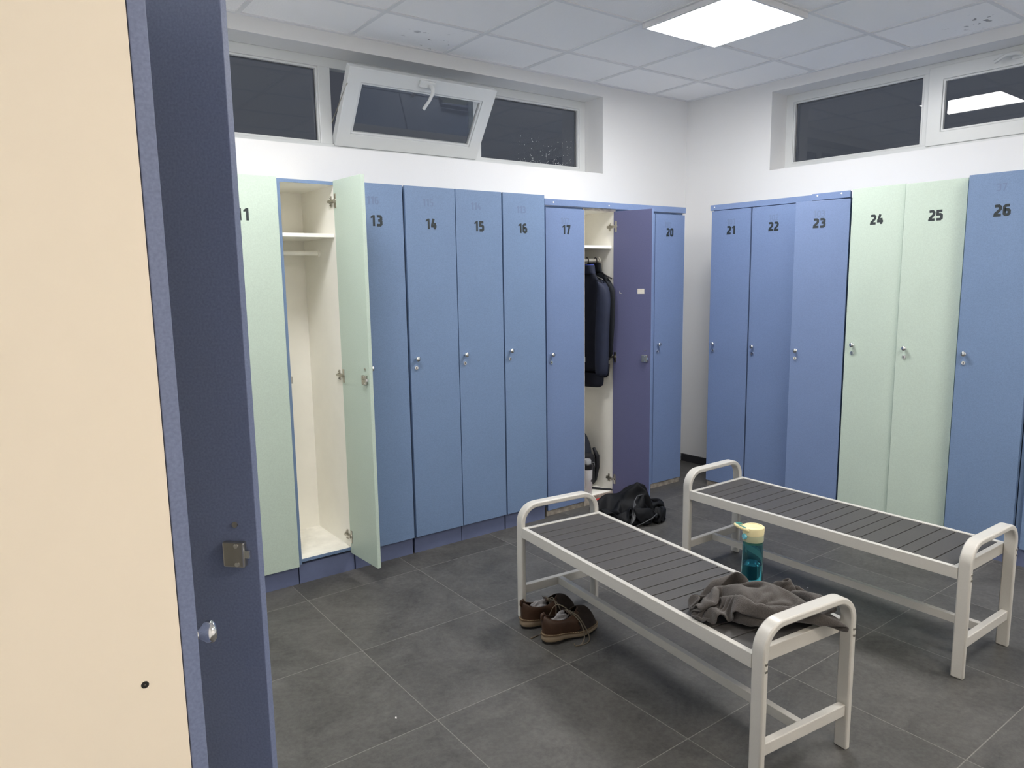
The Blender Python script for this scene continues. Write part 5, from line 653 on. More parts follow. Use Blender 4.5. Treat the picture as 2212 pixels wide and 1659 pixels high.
-510,352,72,-10,-7,-34,33,-14,4,13,-28,-24,9,-36,3,-9,-22,28,14,-27,27,14,-33,0,17,-32,-8,-9,-34,-12,16,-25,-17,17,6,36,-11,9,33,30,24,13,30,16,-11,11,35,2,32,21,-4,30,9,-10,38,13,10,11,33,16,20,24,20,32,-2,18,34,-17,5,32,-12,11,30,-16,18,32,-12,16,31,-14,8,33,-17,3,34,-8,-1,37,8,4,35,13,6,29,21,-10,25,22,-19,17,13,-29,13,4,-35,5,-8,-33,16,-7,-30,34,6,-23,32,-9,-12,40,-2,0,18,0,29,14,-8,34,0,-5,39,-6,-11,34,32,7,17,32,1,-19,11,-10,-35,-3,-19,-32,-14,-13,-32,-27,-10,-22,21,3,-31,31,10,13,36,-3,-17,38,-7,7,9,-22,22,
-523,394,66,11,-3,-38,32,-25,-1,19,-24,-11,12,-34,2,-19,-21,26,10,-41,1,19,-27,12,-6,-37,-2,6,-30,-23,21,-23,-6,11,9,41,-16,8,31,30,19,2,30,18,-11,34,6,-9,20,32,-7,29,17,0,36,14,4,33,13,15,4,33,19,20,11,27,30,-8,14,35,-13,12,26,-14,20,32,-18,10,33,-17,5,34,-14,6,33,-6,14,36,9,5,34,15,-2,28,16,-9,24,17,-27,13,9,-36,12,1,-36,2,-11,-32,19,0,-32,32,3,-20,35,0,-5,40,-6,0,23,1,27,5,-6,38,9,-5,36,-12,-17,31,21,12,27,33,-3,-16,18,-8,-33,1,-17,-32,-23,-15,-31,-7,-3,-31,28,4,-26,38,6,3,34,0,5,21,-17,27,12,-24,24,
-524,429,46,27,-3,-18,29,-18,0,6,-33,15,13,-34,-3,16,-30,15,-3,-30,-24,0,-33,-12,-20,-28,17,14,-32,-20,32,-19,1,-9,5,36,4,8,35,32,-6,-25,32,-2,-13,29,23,-11,30,21,2,31,22,-1,30,17,4,31,16,12,4,30,20,18,18,26,15,11,28,30,-13,20,32,-14,12,33,-18,12,30,-19,12,32,-7,16,33,-6,10,37,4,7,32,15,-5,28,16,-20,18,10,-35,10,3,-34,12,-1,-35,4,-11,-31,25,4,-34,31,13,1,36,4,-10,37,-4,5,7,-19,32,3,-29,18,16,-9,35,4,21,28,4,2,41,31,2,-14,24,-4,-33,0,-14,-32,-13,-15,-30,5,1,-38,36,-5,4,36,1,14,39,0,5,-1,-22,26,19,-19,26,
-513,466,60,38,-7,-13,-6,-32,13,-13,-38,-5,19,-32,8,8,-34,3,19,-29,8,-5,-34,-16,27,-24,-4,10,-41,-6,19,10,-30,9,-8,37,-13,20,28,38,-7,-13,5,-3,-35,26,22,-13,31,22,-6,29,19,0,35,15,1,33,9,6,27,-9,23,18,25,23,10,27,29,17,11,27,26,-11,27,24,-16,19,32,-14,21,32,-10,13,32,-2,4,40,1,7,33,11,-17,22,10,-25,12,2,-37,13,-1,-36,6,-6,-36,8,-5,-34,31,21,-13,32,11,0,39,1,-1,29,-12,22,-9,-34,0,8,-26,24,9,-11,33,12,-4,34,-1,26,25,34,14,-7,28,0,-28,-3,-19,-29,-2,-2,-38,35,-6,-1,28,-13,15,33,-10,14,38,3,1,29,-23,7,-8,2,35,
-496,475,100,-15,5,-29,-7,-34,8,-2,-36,6,10,-40,3,12,-34,2,17,-32,0,23,-28,5,-1,-34,-16,32,-24,-1,3,2,-45,36,12,-1,-4,19,29,38,-4,-1,11,-5,-32,32,0,27,16,30,-8,17,30,-10,37,2,12,32,13,0,35,2,0,38,-12,-7,-2,26,19,16,20,31,24,2,25,21,-3,32,22,-9,27,32,-13,24,34,-1,8,38,4,1,27,4,-23,13,-3,-37,8,-1,-36,10,-3,-33,2,-13,-36,26,23,-21,29,21,-7,36,12,2,29,-1,14,28,-20,23,-11,-35,-9,0,-33,18,11,-27,24,11,-15,27,8,33,16,30,19,-6,29,23,-12,3,-14,-35,34,-1,-9,15,-25,19,34,-15,14,32,-2,10,40,-5,2,27,5,-25,-9,1,37,
-489,513,105,14,-29,-20,-15,-25,22,-24,-26,9,-3,-39,7,7,-39,2,12,-36,-1,18,-30,0,27,-23,-12,20,-6,-28,27,-14,-29,-11,7,-38,33,-4,9,35,12,-2,24,16,20,11,-9,32,39,17,3,10,31,-11,27,26,-11,20,5,-29,36,2,-4,35,-9,0,30,-22,12,4,5,36,24,25,12,28,0,28,15,-15,29,19,19,27,37,-9,4,32,19,14,6,-20,-26,10,-5,-32,13,-6,-35,8,-7,-38,22,27,-5,28,24,-13,25,20,-18,29,3,21,21,-26,12,22,-28,14,24,-23,16,-31,-16,-10,5,-24,25,12,-29,24,17,26,-17,31,18,-9,28,19,-9,31,22,-4,27,-24,17,19,-23,17,35,-8,11,36,6,0,35,6,-20,-7,-27,-23,24,18,18,
-450,519,118,10,-35,-13,-25,-15,24,-21,-19,18,-18,-37,7,-2,-32,5,17,-40,0,25,-27,-9,24,-18,-21,27,-12,-23,-18,-6,-30,12,7,-40,27,4,-21,25,1,26,25,15,21,31,5,22,35,6,16,36,-2,-1,26,5,-27,24,27,-15,5,34,-13,33,-7,0,26,-24,14,37,-4,-5,3,-31,17,29,10,20,30,5,23,-1,31,17,26,11,23,28,18,12,0,-30,-29,8,-10,-32,8,-4,-35,19,7,-33,26,17,-18,28,26,-2,16,13,27,28,-4,24,32,-12,16,32,-16,-2,23,-24,19,-35,-21,-3,-10,-29,15,17,-24,22,37,7,3,15,30,-15,31,17,-6,34,15,-3,30,-22,17,29,-17,15,33,9,-14,31,5,-17,17,-11,-25,13,-18,-30,33,-16,12,
-417,518,139,12,-34,-12,-24,-14,25,-28,-10,18,-14,-40,5,2,-30,-8,0,-22,-27,-8,-37,-19,34,3,-3,31,-8,-14,-17,-13,-29,31,-2,-22,30,0,-21,34,-7,-13,15,20,23,25,17,26,23,12,23,33,-7,-16,38,10,5,35,-9,-2,8,35,-7,9,26,-21,9,-36,-20,26,-27,-4,32,-20,8,28,15,20,32,0,23,9,32,21,13,20,25,21,19,18,22,-21,-19,-8,-8,-33,-4,-9,-38,15,4,-32,27,22,-3,21,-17,26,14,16,29,32,-13,16,33,-13,13,30,-4,9,38,8,14,-25,-29,1,-29,-24,6,15,-20,25,34,-1,13,35,9,-10,35,11,-8,33,17,1,34,16,-1,8,-19,-29,33,6,-17,18,-30,-8,17,-21,-26,21,-26,1,31,-4,-25,
-382,519,157,3,-35,2,-21,-31,2,-32,-14,-8,-34,5,-12,2,-39,-8,-34,-13,-4,6,-31,-27,33,-10,-13,36,-1,-9,17,-15,-27,33,-4,25,27,-1,-22,16,11,-31,38,2,-4,14,23,25,31,3,20,32,3,12,11,-1,34,38,3,-6,35,6,-15,6,32,-12,18,-19,-30,8,-14,-33,34,-24,-1,28,-16,5,26,13,24,22,22,25,12,23,24,13,32,17,33,-16,1,-6,-11,-37,-27,9,-17,-4,1,-41,19,-14,24,20,-14,29,22,0,32,28,-4,20,36,-2,13,31,-8,8,31,22,3,-7,-32,19,-35,-4,-10,16,-26,24,37,-1,12,35,11,-9,33,10,-10,25,22,-17,26,-4,-31,24,-6,-22,19,-23,-23,12,-36,-7,18,-29,-11,28,-14,-21,29,-6,-17,
-350,511,141,-10,-37,-12,-20,-27,-3,-35,15,-4,-28,-21,-13,-31,1,15,-24,-19,-19,4,-29,-25,33,-9,-13,26,-13,-19,38,-3,-4,33,-9,8,34,-4,15,2,18,-29,37,6,-1,38,5,-11,23,12,23,19,12,32,10,0,36,35,1,0,38,5,-3,33,-11,-16,20,-16,-29,-26,-15,-17,29,-19,3,28,13,-14,33,14,-19,25,17,17,7,24,30,31,11,9,33,9,19,-5,-9,-35,-33,11,-10,12,-6,-36,22,-19,20,17,-5,32,-2,5,35,22,-5,28,34,-6,23,12,-12,-31,33,-9,-7,3,2,43,-28,-8,20,20,-23,25,25,3,-22,38,12,1,27,6,-22,20,1,-35,17,-17,-20,28,-4,-29,18,-28,-17,12,-34,-15,24,-19,-14,33,7,-14,38,4,-3,
-364,518,105,-1,-38,-13,-13,-31,-4,-38,-2,0,-32,17,-7,-26,-25,2,6,-36,8,-14,-19,25,33,-8,-15,33,-7,-19,17,26,-7,38,3,-17,32,-2,16,21,13,-30,17,0,-29,35,13,10,12,9,31,9,3,37,34,8,9,37,4,-2,31,-1,-2,35,-6,-13,18,-16,-31,-3,-28,-24,30,-13,5,20,0,36,33,14,-10,0,34,-21,27,23,11,27,15,15,31,9,18,8,-10,-31,-31,12,-11,21,-14,-27,27,-21,17,1,2,33,-1,7,35,29,-6,27,31,-8,11,20,-25,-21,20,-5,28,-32,11,17,4,-6,35,26,-32,16,29,8,-19,-4,0,-34,30,10,-24,10,-20,-27,21,-13,-30,21,-15,-25,26,-18,-23,35,-6,-4,26,-17,21,34,-12,-1,35,-8,5,
-402,516,93,2,-34,-14,8,-27,-24,-24,-26,-3,-34,10,4,-3,-28,25,10,9,36,-9,-30,21,18,-27,-8,34,0,-16,20,26,-5,23,25,-15,2,4,-37,27,16,-21,35,-1,8,27,25,-15,-2,-1,32,30,12,16,36,-4,-5,38,-11,-5,36,7,-5,37,1,0,4,-15,-33,24,-21,-12,25,-19,1,22,2,31,-5,0,38,3,36,-16,25,27,7,26,23,7,19,-27,3,28,24,-16,-7,20,-31,26,-15,-22,29,-23,7,-4,6,33,12,-28,14,23,12,31,29,-16,5,34,-12,10,1,8,36,-32,11,18,21,-18,29,22,-25,18,-1,11,-33,6,3,-37,6,-4,-39,14,-16,-26,26,-10,-26,27,-14,-25,34,-10,6,34,-13,9,29,-16,8,37,-9,-1,37,-8,-2,
-436,511,86,3,-37,-14,5,-25,-24,3,-32,-29,3,-8,33,6,-8,35,-3,-4,35,-4,1,37,13,-37,1,29,6,-18,32,11,-17,7,5,-35,7,33,-1,17,28,-16,3,18,-39,21,21,-12,35,-7,9,29,15,19,30,-18,-13,36,-8,-5,34,1,-7,38,-1,-4,38,-3,-5,15,-21,27,-22,-28,5,18,-14,27,-11,31,20,27,20,13,30,20,8,26,24,4,38,-6,-3,5,31,-18,27,1,-29,21,-1,-25,22,-7,-29,10,-33,17,14,-25,20,23,-1,27,25,19,20,30,-4,27,-37,4,9,22,-2,31,16,-16,30,26,-24,12,-4,-23,-24,9,20,-36,1,15,-36,-9,0,-37,22,-9,-28,28,-14,-19,34,-13,-3,36,-16,8,33,-15,5,31,-17,-11,34,-9,-4,
-459,504,58,15,-18,-20,29,-16,-23,22,-30,11,4,-21,28,1,-1,41,-1,1,36,0,-16,33,9,-32,8,18,-28,-22,24,4,-28,21,31,-9,13,24,-17,8,20,-33,3,37,-1,6,35,-7,30,20,-9,33,4,-20,34,-12,-8,35,-8,-2,37,3,1,40,0,5,18,-17,22,-9,-33,21,0,-29,19,7,-35,21,28,20,12,27,20,14,24,21,11,31,22,7,23,32,5,28,13,-24,15,-6,-29,23,-8,-27,18,-4,-31,29,-6,-25,16,-27,14,25,-12,27,23,4,24,-21,26,16,18,7,34,17,-9,33,19,-29,10,24,-23,13,-5,-31,-23,0,13,-35,8,20,-32,2,21,-29,-12,21,-31,31,-14,-13,33,-14,-6,29,-16,-1,40,-18,-4,29,-12,0,37,-11,5,
-445,520,31,32,-19,-9,28,-21,-1,15,-22,19,11,-22,29,-3,-2,36,5,-6,37,4,-22,28,13,-35,11,15,-28,-19,19,-7,-30,21,23,-23,14,23,-19,7,41,-5,-1,37,3,-7,36,1,32,6,-17,30,18,-16,33,-7,-4,36,3,-8,35,4,-1,38,-9,11,-3,-23,24,-2,-28,24,2,-33,19,8,-33,18,36,7,14,34,16,11,31,11,-2,31,21,5,22,32,1,28,23,-10,19,11,-29,18,-1,-31,28,-7,-28,16,6,-29,30,-28,-10,24,-20,11,-1,28,26,10,5,30,12,4,36,17,-35,10,18,-28,5,24,-21,21,0,-30,-22,-2,3,-34,-2,19,-38,-4,21,-27,1,33,12,13,30,-26,33,-9,-11,27,-19,-8,35,-17,3,35,-13,-2,33,-10,13,
-420,505,53,32,15,-11,30,-25,-6,21,-24,21,7,-20,27,-1,-5,38,7,-16,34,6,-27,24,12,-32,10,15,-30,-19,18,-10,-26,19,21,-28,15,30,-11,0,33,4,-4,40,6,-9,38,2,21,23,-15,32,-16,-15,36,-7,-9,33,7,-4,33,20,4,32,-16,11,26,-22,12,-12,-23,26,-2,-26,28,13,-32,17,32,-23,3,34,12,10,34,13,-1,30,24,3,27,26,-3,22,28,-8,21,27,-19,19,8,-28,20,-2,-31,22,4,-27,33,-10,-23,31,-17,-8,2,-12,35,11,12,29,15,0,37,8,-28,27,24,-15,-22,3,-35,-16,16,-28,1,-2,-1,-37,4,22,-35,2,29,-18,-8,37,7,-7,32,21,27,6,-18,30,-10,-21,32,-15,-12,34,-12,-3,36,-9,7,
-390,485,55,19,24,15,40,0,-12,19,-27,14,13,-25,29,2,-20,28,8,-9,34,4,-28,29,13,-33,7,16,-31,-16,20,-12,-26,16,18,-30,8,36,2,-3,37,6,-6,38,7,-8,35,8,13,29,-11,33,-9,-14,32,-16,-12,34,16,-4,35,10,2,16,-34,12,30,-8,16,17,-35,9,-8,-7,31,14,-34,19,21,-31,9,35,3,1,36,14,1,34,16,-3,25,25,-5,24,30,-6,18,29,-13,22,21,-22,21,12,-25,20,-1,-31,28,-3,-25,38,-13,-10,14,-26,13,4,-9,36,22,10,33,5,-22,26,7,-40,-16,24,1,-25,7,-13,-34,10,-21,-27,1,22,-29,6,36,-7,-10,21,26,-18,21,26,12,33,-3,29,4,-25,28,0,-20,33,-8,-19,34,-4,-4,
-362,471,66,22,24,12,26,23,10,28,-25,12,8,-25,28,12,-30,13,6,-21,29,6,-20,32,16,-35,3,13,-32,-12,24,-8,-31,18,24,-25,0,35,12,-4,33,9,-3,39,6,-16,28,13,6,34,-6,33,-2,-17,32,-20,-6,32,15,-5,34,10,1,8,-35,17,26,-24,12,37,-2,3,9,-33,8,8,-23,32,17,-29,15,30,-23,-2,37,10,-6,29,16,-3,28,26,-6,21,28,1,19,33,-10,20,27,-20,22,17,-20,22,14,-28,31,0,-22,33,-13,-12,26,-22,3,10,-29,21,23,5,37,4,-31,11,4,-36,-16,7,-16,-35,23,9,-24,11,10,-33,6,15,-35,2,31,15,-10,12,34,-21,9,26,-3,35,12,26,20,-13,29,-1,-23,31,-15,-17,23,-21,-15,
-342,462,96,19,27,12,21,24,13,35,-15,9,16,-28,14,16,-29,18,11,-26,28,7,-22,23,12,-36,-2,18,-32,-10,19,-10,-33,17,27,-17,2,35,9,-3,37,14,-16,31,14,-14,29,17,-2,35,1,31,8,-18,32,-23,-4,32,13,-5,36,7,-1,28,-26,-9,13,-13,31,17,-32,9,34,-16,-3,18,-32,11,14,-18,30,15,-32,11,37,-6,-9,33,10,-14,29,20,-5,19,38,1,15,28,-4,16,28,-14,25,26,-21,25,18,-23,28,8,-21,36,-4,-14,20,-27,10,33,-12,-8,8,-35,11,21,-26,19,-2,-30,-21,6,-15,-34,9,-6,-38,13,15,-30,21,28,-2,3,35,20,-14,1,36,-20,9,26,-17,28,23,18,31,-6,30,-2,-18,16,-25,-23,23,-25,-12,
-346,463,131,25,28,10,30,15,11,35,-8,9,24,-25,14,22,-26,11,16,-33,23,13,-33,5,14,-34,5,15,-28,-12,18,-8,-34,14,31,-8,1,35,15,-8,30,17,-15,31,16,-17,28,14,-10,34,9,32,17,-12,34,-16,-12,33,-9,-5,38,3,-2,37,1,-12,18,-30,10,11,-24,28,31,-23,5,28,-24,-4,16,-25,21,1,-19,31,37,-21,-8,32,-1,-16,26,16,-17,20,28,3,16,38,1,16,27,-14,22,25,-18,25,21,-20,27,13,-17,36,2,-10,36,-12,-1,21,-29,-3,25,-33,-8,-11,-22,-30,23,-25,-6,9,-14,-30,8,-17,-33,20,27,-17,20,30,11,-3,25,29,-13,1,35,-20,6,27,-23,22,26,-4,30,9,34,7,-20,14,-26,-22,15,-33,-8]
m_towel = mat('grey_brown_terry', (0.076, 0.068, 0.064), .95, spec=.1, speck=.22, sscale=420, var=.10, vscale=18, bump=.5, bscale=500, sheen=.25)
m_black = mat('black_nylon', (0.0048, 0.0055, 0.0075), .65, spec=.22, var=.2, vscale=12)
m_lining = mat('grey_lining', (0.11, 0.115, 0.125), .7)
m_zip = mat('grey_zip_tape', (0.05, 0.053, 0.06), .6)
m_red = mat('red_knit', (0.46, 0.035, 0.03), .85, var=.25, vscale=60)
def heap(name, A, sx, sy, sz, m, loc, rot, parent=None, thick=.004, sub=1):
    A = A * np.array([sx, sy, sz]); b = MB(); b.grid([[tuple(p) for p in row] for row in A])
    o = b.build(name, m, parent, smooth=180, loc=loc, rotz=rot, solid=thick, sub=sub, fix=False); return o
TA = heap_grid(T_TXT, 44, 62); TA[..., 0] *= -1
tu = np.clip((TA[..., 1] + .204) / .408, 0, 1)
TA[..., 0] = TA[..., 0] * np.interp(tu, [0, .15, .35, .7, 1], [.42, .85, 1.05, 1.0, .92]) + .010 * np.clip((tu - .7) / .3, 0, 1) + .012 * np.sin(7 * tu)
TA[..., 2] *= np.interp(tu, [0, .15, .35, .6, .85, 1], [.5, .95, 1.5, 1.1, .75, .62])
tow = heap('towel', TA, 1.02, 1.13, 1.05, m_towel, (-2.704, -2.594, .4305), math.radians(229), thick=.005)
tag(tow, 'crumpled dark grey towel on the near end of the front bench', 'towel')
pa = heap_grid(P_TXT, 54, 54)
pr_ = np.hypot(pa[..., 0], pa[..., 1]) + 1e-6; pm_ = np.maximum(np.abs(pa[..., 0]), np.abs(pa[..., 1]))
pk = (pm_ / pr_) ** .85; pa[..., 0] *= pk; pa[..., 1] *= pk; pa[..., 2] *= np.interp(pm_, [0, .1, .21], [1.25, 1.2, .85])
PR = math.radians(-37)
pile = thing('jacket', 'crumpled black jacket lying on the floor by the open blue locker', 'jacket', (-1.435, -.755, .0), PR)
heap('shell', pa, 1.17, .96, 1.27, m_black, (0, 0, -.001), 0, pile, thick=.003)
# grey lining and zip edge showing at the front of the heap
b = MB(); rows = []
for i in range(9):
    t_ = i / 8; zc = .018 + .125 * t_; bul = math.sin(PI * min(1, t_ * 1.05)) * .030
    rows.append([(-.012 + .035 * t_ + bul * s_ + .004 * math.sin(9 * t_), -.190 + .075 * t_ ** 1.5 - .010 * math.sin(PI * s_), zc) for s_ in (0, .33, .66, 1)])
b.grid(rows); tag(b.build('lining', m_lining, pile, smooth=180, solid=.003, fix=False), 'grey lining')
b = MB().tube([(-.014, -.196, .012), (-.004, -.190, .05), (.008, -.172, .095), (.022, -.128, .146), (.045, -.09, .166), (.09, -.06, .168)], .0038, 6); b.build('zip', m_zip, pile, smooth=180)
MB().tube([(.02, -.200, .010), (.07, -.196, .030), (.12, -.188, .055), (.155, -.16, .075)], .0035, 6).build('zip', m_zip, pile, smooth=180)
rd = MB(); rows = []  # folded band of red cloth, mostly hidden behind the jacket heap
for i in range(15):
    t_ = i / 14; x = -1.452 + .20 * t_; y = -.455 - .015 * t_; r_ = .020 + .003 * math.sin(40 * t_)
    rows.append([(x, y + r_ * 1.2 * math.cos(PI * k / 8), max(.001, .026 * math.sin(PI * k / 8) * (1 + .15 * math.sin(45 * t_)) + .012 + .012 * math.sin(3 * t_))) for k in range(9)])
rd.grid(rows); o = rd.build('red_cloth', m_red, smooth=180, solid=.003, fix=False); tag(o, 'red knitted cloth peeking out behind the black jacket heap', 'fabric')

# ------------------------------------------------------------------ water bottle
m_teal = glass_mat('teal_clear_plastic', (0.34, 0.68, 0.73), .02, 1.3)
m_water = glass_mat('water', (0.50, 0.86, 0.94), 0.0, 1.33)
m_lid = mat('cream_plastic_lid', (0.76, 0.68, 0.40), .4, spec=.5)
m_ring = mat('olive_translucent_collar', (0.34, 0.36, 0.24), .35)
m_spout = mat('blue_spout_button', (0.16, 0.50, 0.62), .35)
m_loopin = mat('teal_loop_lining', (0.05, 0.26, 0.24), .5)
bt = thing('water_bottle', 'teal clear water bottle with cream lid half full of water', 'bottle', (-2.552, -2.449, .4275)); bt.scale = (1.0, 1.0, 1.035)
prof = [(.0005, .0), (.030, .0), (.0345, .003), (.0362, .010), (.0364, .05), (.0352, .12), (.0345, .168), (.0325, .168), (.0330, .12), (.0342, .05), (.0340, .012), (.031, .006), (.0005, .0055)]
MB().lathe(prof, (0, 0, 0), seg=48, cap=False).build('flask', m_teal, bt, smooth=40)
MB().lathe([(.0005, .0062), (.0306, .0066), (.0336, .0125), (.0338, .05), (.0331, .088), (.0005, .088)], (0, 0, 0), seg=48, cap=False).build('water', m_water, bt, smooth=40)
MB().lathe([(.0005, .160), (.0318, .160), (.0318, .168), (.0352, .1685), (.0356, .171), (.0356, .189), (.0350, .191), (.0005, .191)], (0, 0, 0), seg=48, cap=False).build('collar', m_ring, bt, smooth=40)
lid = MB().lathe([(.0005, .1905), (.0352, .1905), (.0362, .194), (.0372, .212), (.0366, .216), (.033, .2185), (.026, .2188), (.0255, .2172), (.015, .2170), (.0005, .2172)], (0, 0, 0), seg=48, cap=False).build('lid', m_lid, bt, smooth=40)
ld = Vector((-.803, .596, 0)); lt = Vector((.596, .803, 0)); P = []
for k in range(25):
    a = -PI / 2 * 1.12 + PI * 1.12 * k / 24
    q = ld * (.028 + .034 * math.cos(a)) + lt * (.0235 * math.sin(a)); q.z = .208 + .50 * max(0, (q.xy.length - .030)) ; P.append(q)
MB().tube(P, [.0058] * 25, 10).build('carry_loop', m_lid, bt, smooth=180)
P2 = [p + Vector((0, 0, .0020)) - ld * .0022 for p in P[3:-3]]
MB().tube(P2, .0047, 8).build('loop_lining', m_loopin, bt, smooth=180)
sd = (ld * .93 - lt * .36).normalized()
MB().lathe([(.0105, -.004), (.0105, .004), (.0085, .0075), (.0005, .008)], sd * .034 + Vector((0, 0, .187)), sd, 20).build('spout_button', m_spout, bt, smooth=50)

# ------------------------------------------------------------------ shoes
m_leather = mat('brown_leather', (0.046, 0.022, 0.0115), .45, spec=.4, var=.30, vscale=14, bump=.15, bscale=60)
m_suede = mat('dark_grey_suede', (0.036, 0.028, 0.025), .9, spec=.15, var=.2, vscale=25)
m_mid = mat('tan_rubber_midsole', (0.22, 0.168, 0.11), .6, var=.10, vscale=20)
m_outs = mat('black_rubber_outsole', (0.012, 0.011, 0.010), .7)
m_welt = mat('tan_welt', (0.11, 0.072, 0.04), .7)
m_stitch = mat('pale_stitching', (0.42, 0.33, 0.20), .8)
m_lace = mat('olive_grey_lace', (0.135, 0.110, 0.078), .8)
m_inside = mat('dark_shoe_lining', (0.014, 0.015, 0.018), .8)
m_sock = mat('light_grey_sock', (0.27, 0.26, 0.265), .9, var=.15, vscale=60, bump=.3, bscale=300)
SLN = .268
def outline_pt(a, sc=1.0, side=1):
    # closed plan outline, a in 0..2pi, starting at the toe and going to the wearer's left
    x = .5 + .5 * math.cos(a); t_ = x
    wid = .034 + .006 * math.exp(-((t_ - .13) / .12) ** 2) + .0135 * math.exp(-((t_ - .68) / .20) ** 2) - .004 * math.exp(-((t_ - .40) / .12) ** 2)
    y = wid * math.copysign(abs(math.sin(a)) ** .62, math.sin(a)); y += side * .010 * (t_ ** 2) - side * .004
    cx = .5; return Vector((((x - cx) * sc + cx) * SLN, y * (1 + (sc - 1) * 3), 0))
def make_shoe(label, loc, rot, side, lace_drop, tilt=0):
    t = thing('shoe', label, 'shoe', loc, rot, 'brown lace-up shoes'); NA, NR = 56, 12; z0 = .031
    rings = []
    for k in range(NR + 1):
        s_ = k / NR; ring = []
        for i in range(NA):
            a = 2 * PI * i / NA; Pp = outline_pt(a, .985, side)
            qx = .086 + .078 * math.cos(a); qy = .0265 * math.sin(a); f = .5 + .5 * math.cos(a)    # f=1 at the throat
            hq = .052 + .022 * (1 - f) ** 3 + .042 * f ** 2.2 - .008 * math.sin(a) ** 2
            fr = f ** 1.5; p_ = 2.0 + .55 * fr
            zz = z0 - .003 + (hq + .003) * (1 - (1 - s_) ** p_)
            sp = s_ ** (1.0 + .9 * (1 - fr)) 
            x = Pp.x + (qx - Pp.x) * sp; y = Pp.y + (qy - Pp.y) * sp
            bul = math.sin(PI * s_) * .004; d = Vector((Pp.x - .1, Pp.y, 0)).normalized(); x += d.x * bul; y += d.y * bul
            ring.append((x, y, zz))
        rings.append(ring)
    def part(name, m, test):
        b = MB(); idx = {}
        for k in range(NR):
            for i in range(NA):
                q = [(k, i), (k, (i + 1) % NA), (k + 1, (i + 1) % NA), (k + 1, i)]
                c = sum((Vector(rings[a][b2]) for a, b2 in q), Vector()) / 4
                if not test(c, i, k): continue
                fi = []
                for a, b2 in q:
                    if (a, b2) not in idx: idx[(a, b2)] = len(b.v); b.v.append(rings[a][b2])
                    fi.append(idx[(a, b2)])
                b.f.append(tuple(fi)); b.mi.append(0)
        return b.build(name, m, t, smooth=180, solid=.0034, sub=1, fix=True)
    isv = lambda c: c.x > .168 - .30 * abs(c.y) + .0
    part('quarter', m_leather, lambda c, i, k: not isv(c)); part('vamp', m_suede, lambda c, i, k: isv(c))
    def slab(name, m, prof):
        b = MB(); b.grid([[ (outline_pt(2 * PI * i / 64, sc, side) + Vector((0, 0, z))) for i in range(64)] for sc, z in prof], cv=True)
        b.f.append(tuple(range(64))); b.mi.append(0); n = len(b.v); b.f.append(tuple(range(n - 64, n))); b.mi.append(0)
        return b.build(name, m, t, smooth=50)
    slab('outsole', m_outs, [(.965, .0), (1.0, .001), (1.015, .0065), (1.0, .0075)])
    slab('midsole', m_mid, [(1.0, .0072), (1.035, .011), (1.042, .019), (1.015, .0255), (1.0, .026)])
    slab('welt', m_welt, [(1.0, .0258), (1.05, .0262), (1.05, .0305), (1.02, .0315), (.9, .0318)])
    st = MB()
    for i in range(0, 84):
        a = 2 * PI * i / 84; p = outline_pt(a, 1.035, side); q = outline_pt(a + .036, 1.035, side); p.z = q.z = .0315; st.tube([p, q], .0009, 4)
    st.build('welt_stitching', m_stitch, t)
    MB().grid([[Vector((.086 + .07 * r_ * math.cos(2 * PI * i / 24), .025 * r_ * math.sin(2 * PI * i / 24), .0345)) for i in range(24)] for r_ in (.05, 1.15)], cv=True).build('insole', m_inside, t)
    tg = MB(); rows = []
    for i in range(7):
        s_ = i / 6; rows.append([Vector((.176 - .072 * s_, .021 * (j / 4 - .5) * 2 * (1 + .15 * s_), .082 + .040 * s_ - .006 * (abs(j / 4 - .5) * 2) ** 2 - .03 * (1 - s_) ** 3)) for j in range(5)])
    tg.grid(rows); tg.build('tongue', m_leather, t, smooth=180, solid=.003, sub=1, fix=False)
    hq = .026 + .052 + .022
    MB().tube([(.006, 0, .080), (-.004, 0, .095), (-.003, 0, hq + .012), (.006, 0, hq + .016), (.013, 0, hq + .004), (.015, 0, .092)], [.0045, .0060, .0062, .0062, .0055, .004], 8).build('pull_tab', m_leather, t, smooth=180)
    lc = MB()
    for j in range(4):
        x = .176 - .016 * j; z = .086 + .0085 * j; yy = .017
        lc.tube([(x, -yy - .004, z - .010), (x - .003, -yy * .6, z + .002), (x - .008, yy * .6, z + .004), (x - .012, yy + .004, z - .006)], .0025, 6)
        lc.tube([(x, yy + .004, z - .010), (x - .003, yy * .6, z + .003), (x - .008, -yy * .6, z + .005), (x - .012, -yy - .004, z - .006)], .0025, 6)
    def smooth_path(pts, n=6):
        pts = [Vector(p) for p in pts]; out = []
        for i in range(len(pts) - 1):
            p0 = pts[max(i - 1, 0)]; p1 = pts[i]; p2 = pts[i + 1]; p3 = pts[min(i + 2, len(pts) - 1)]
            for k in range(n):
                u = k / n; out.append(.5 * ((2 * p1) + (p2 - p0) * u + (2 * p0 - 5 * p1 + 4 * p2 - p3) * u * u + (3 * p1 - p0 - 3 * p2 + p3) * u ** 3))
        return out + [pts[-1]]
    for pts in lace_drop: lc.tube(smooth_path(pts), .0024, 6)
    lc.build('lace', m_lace, t, smooth=180)
    for sy in (1, -1):
        for j in range(4): MB().lathe([(.0030, 0), (.0030, .001), (.0012, .0012)], (.172 - .016 * j, sy * .0225, .081 + .0072 * j), (0, sy * .6, .8), 10).build('eyelet', m_steel, t)
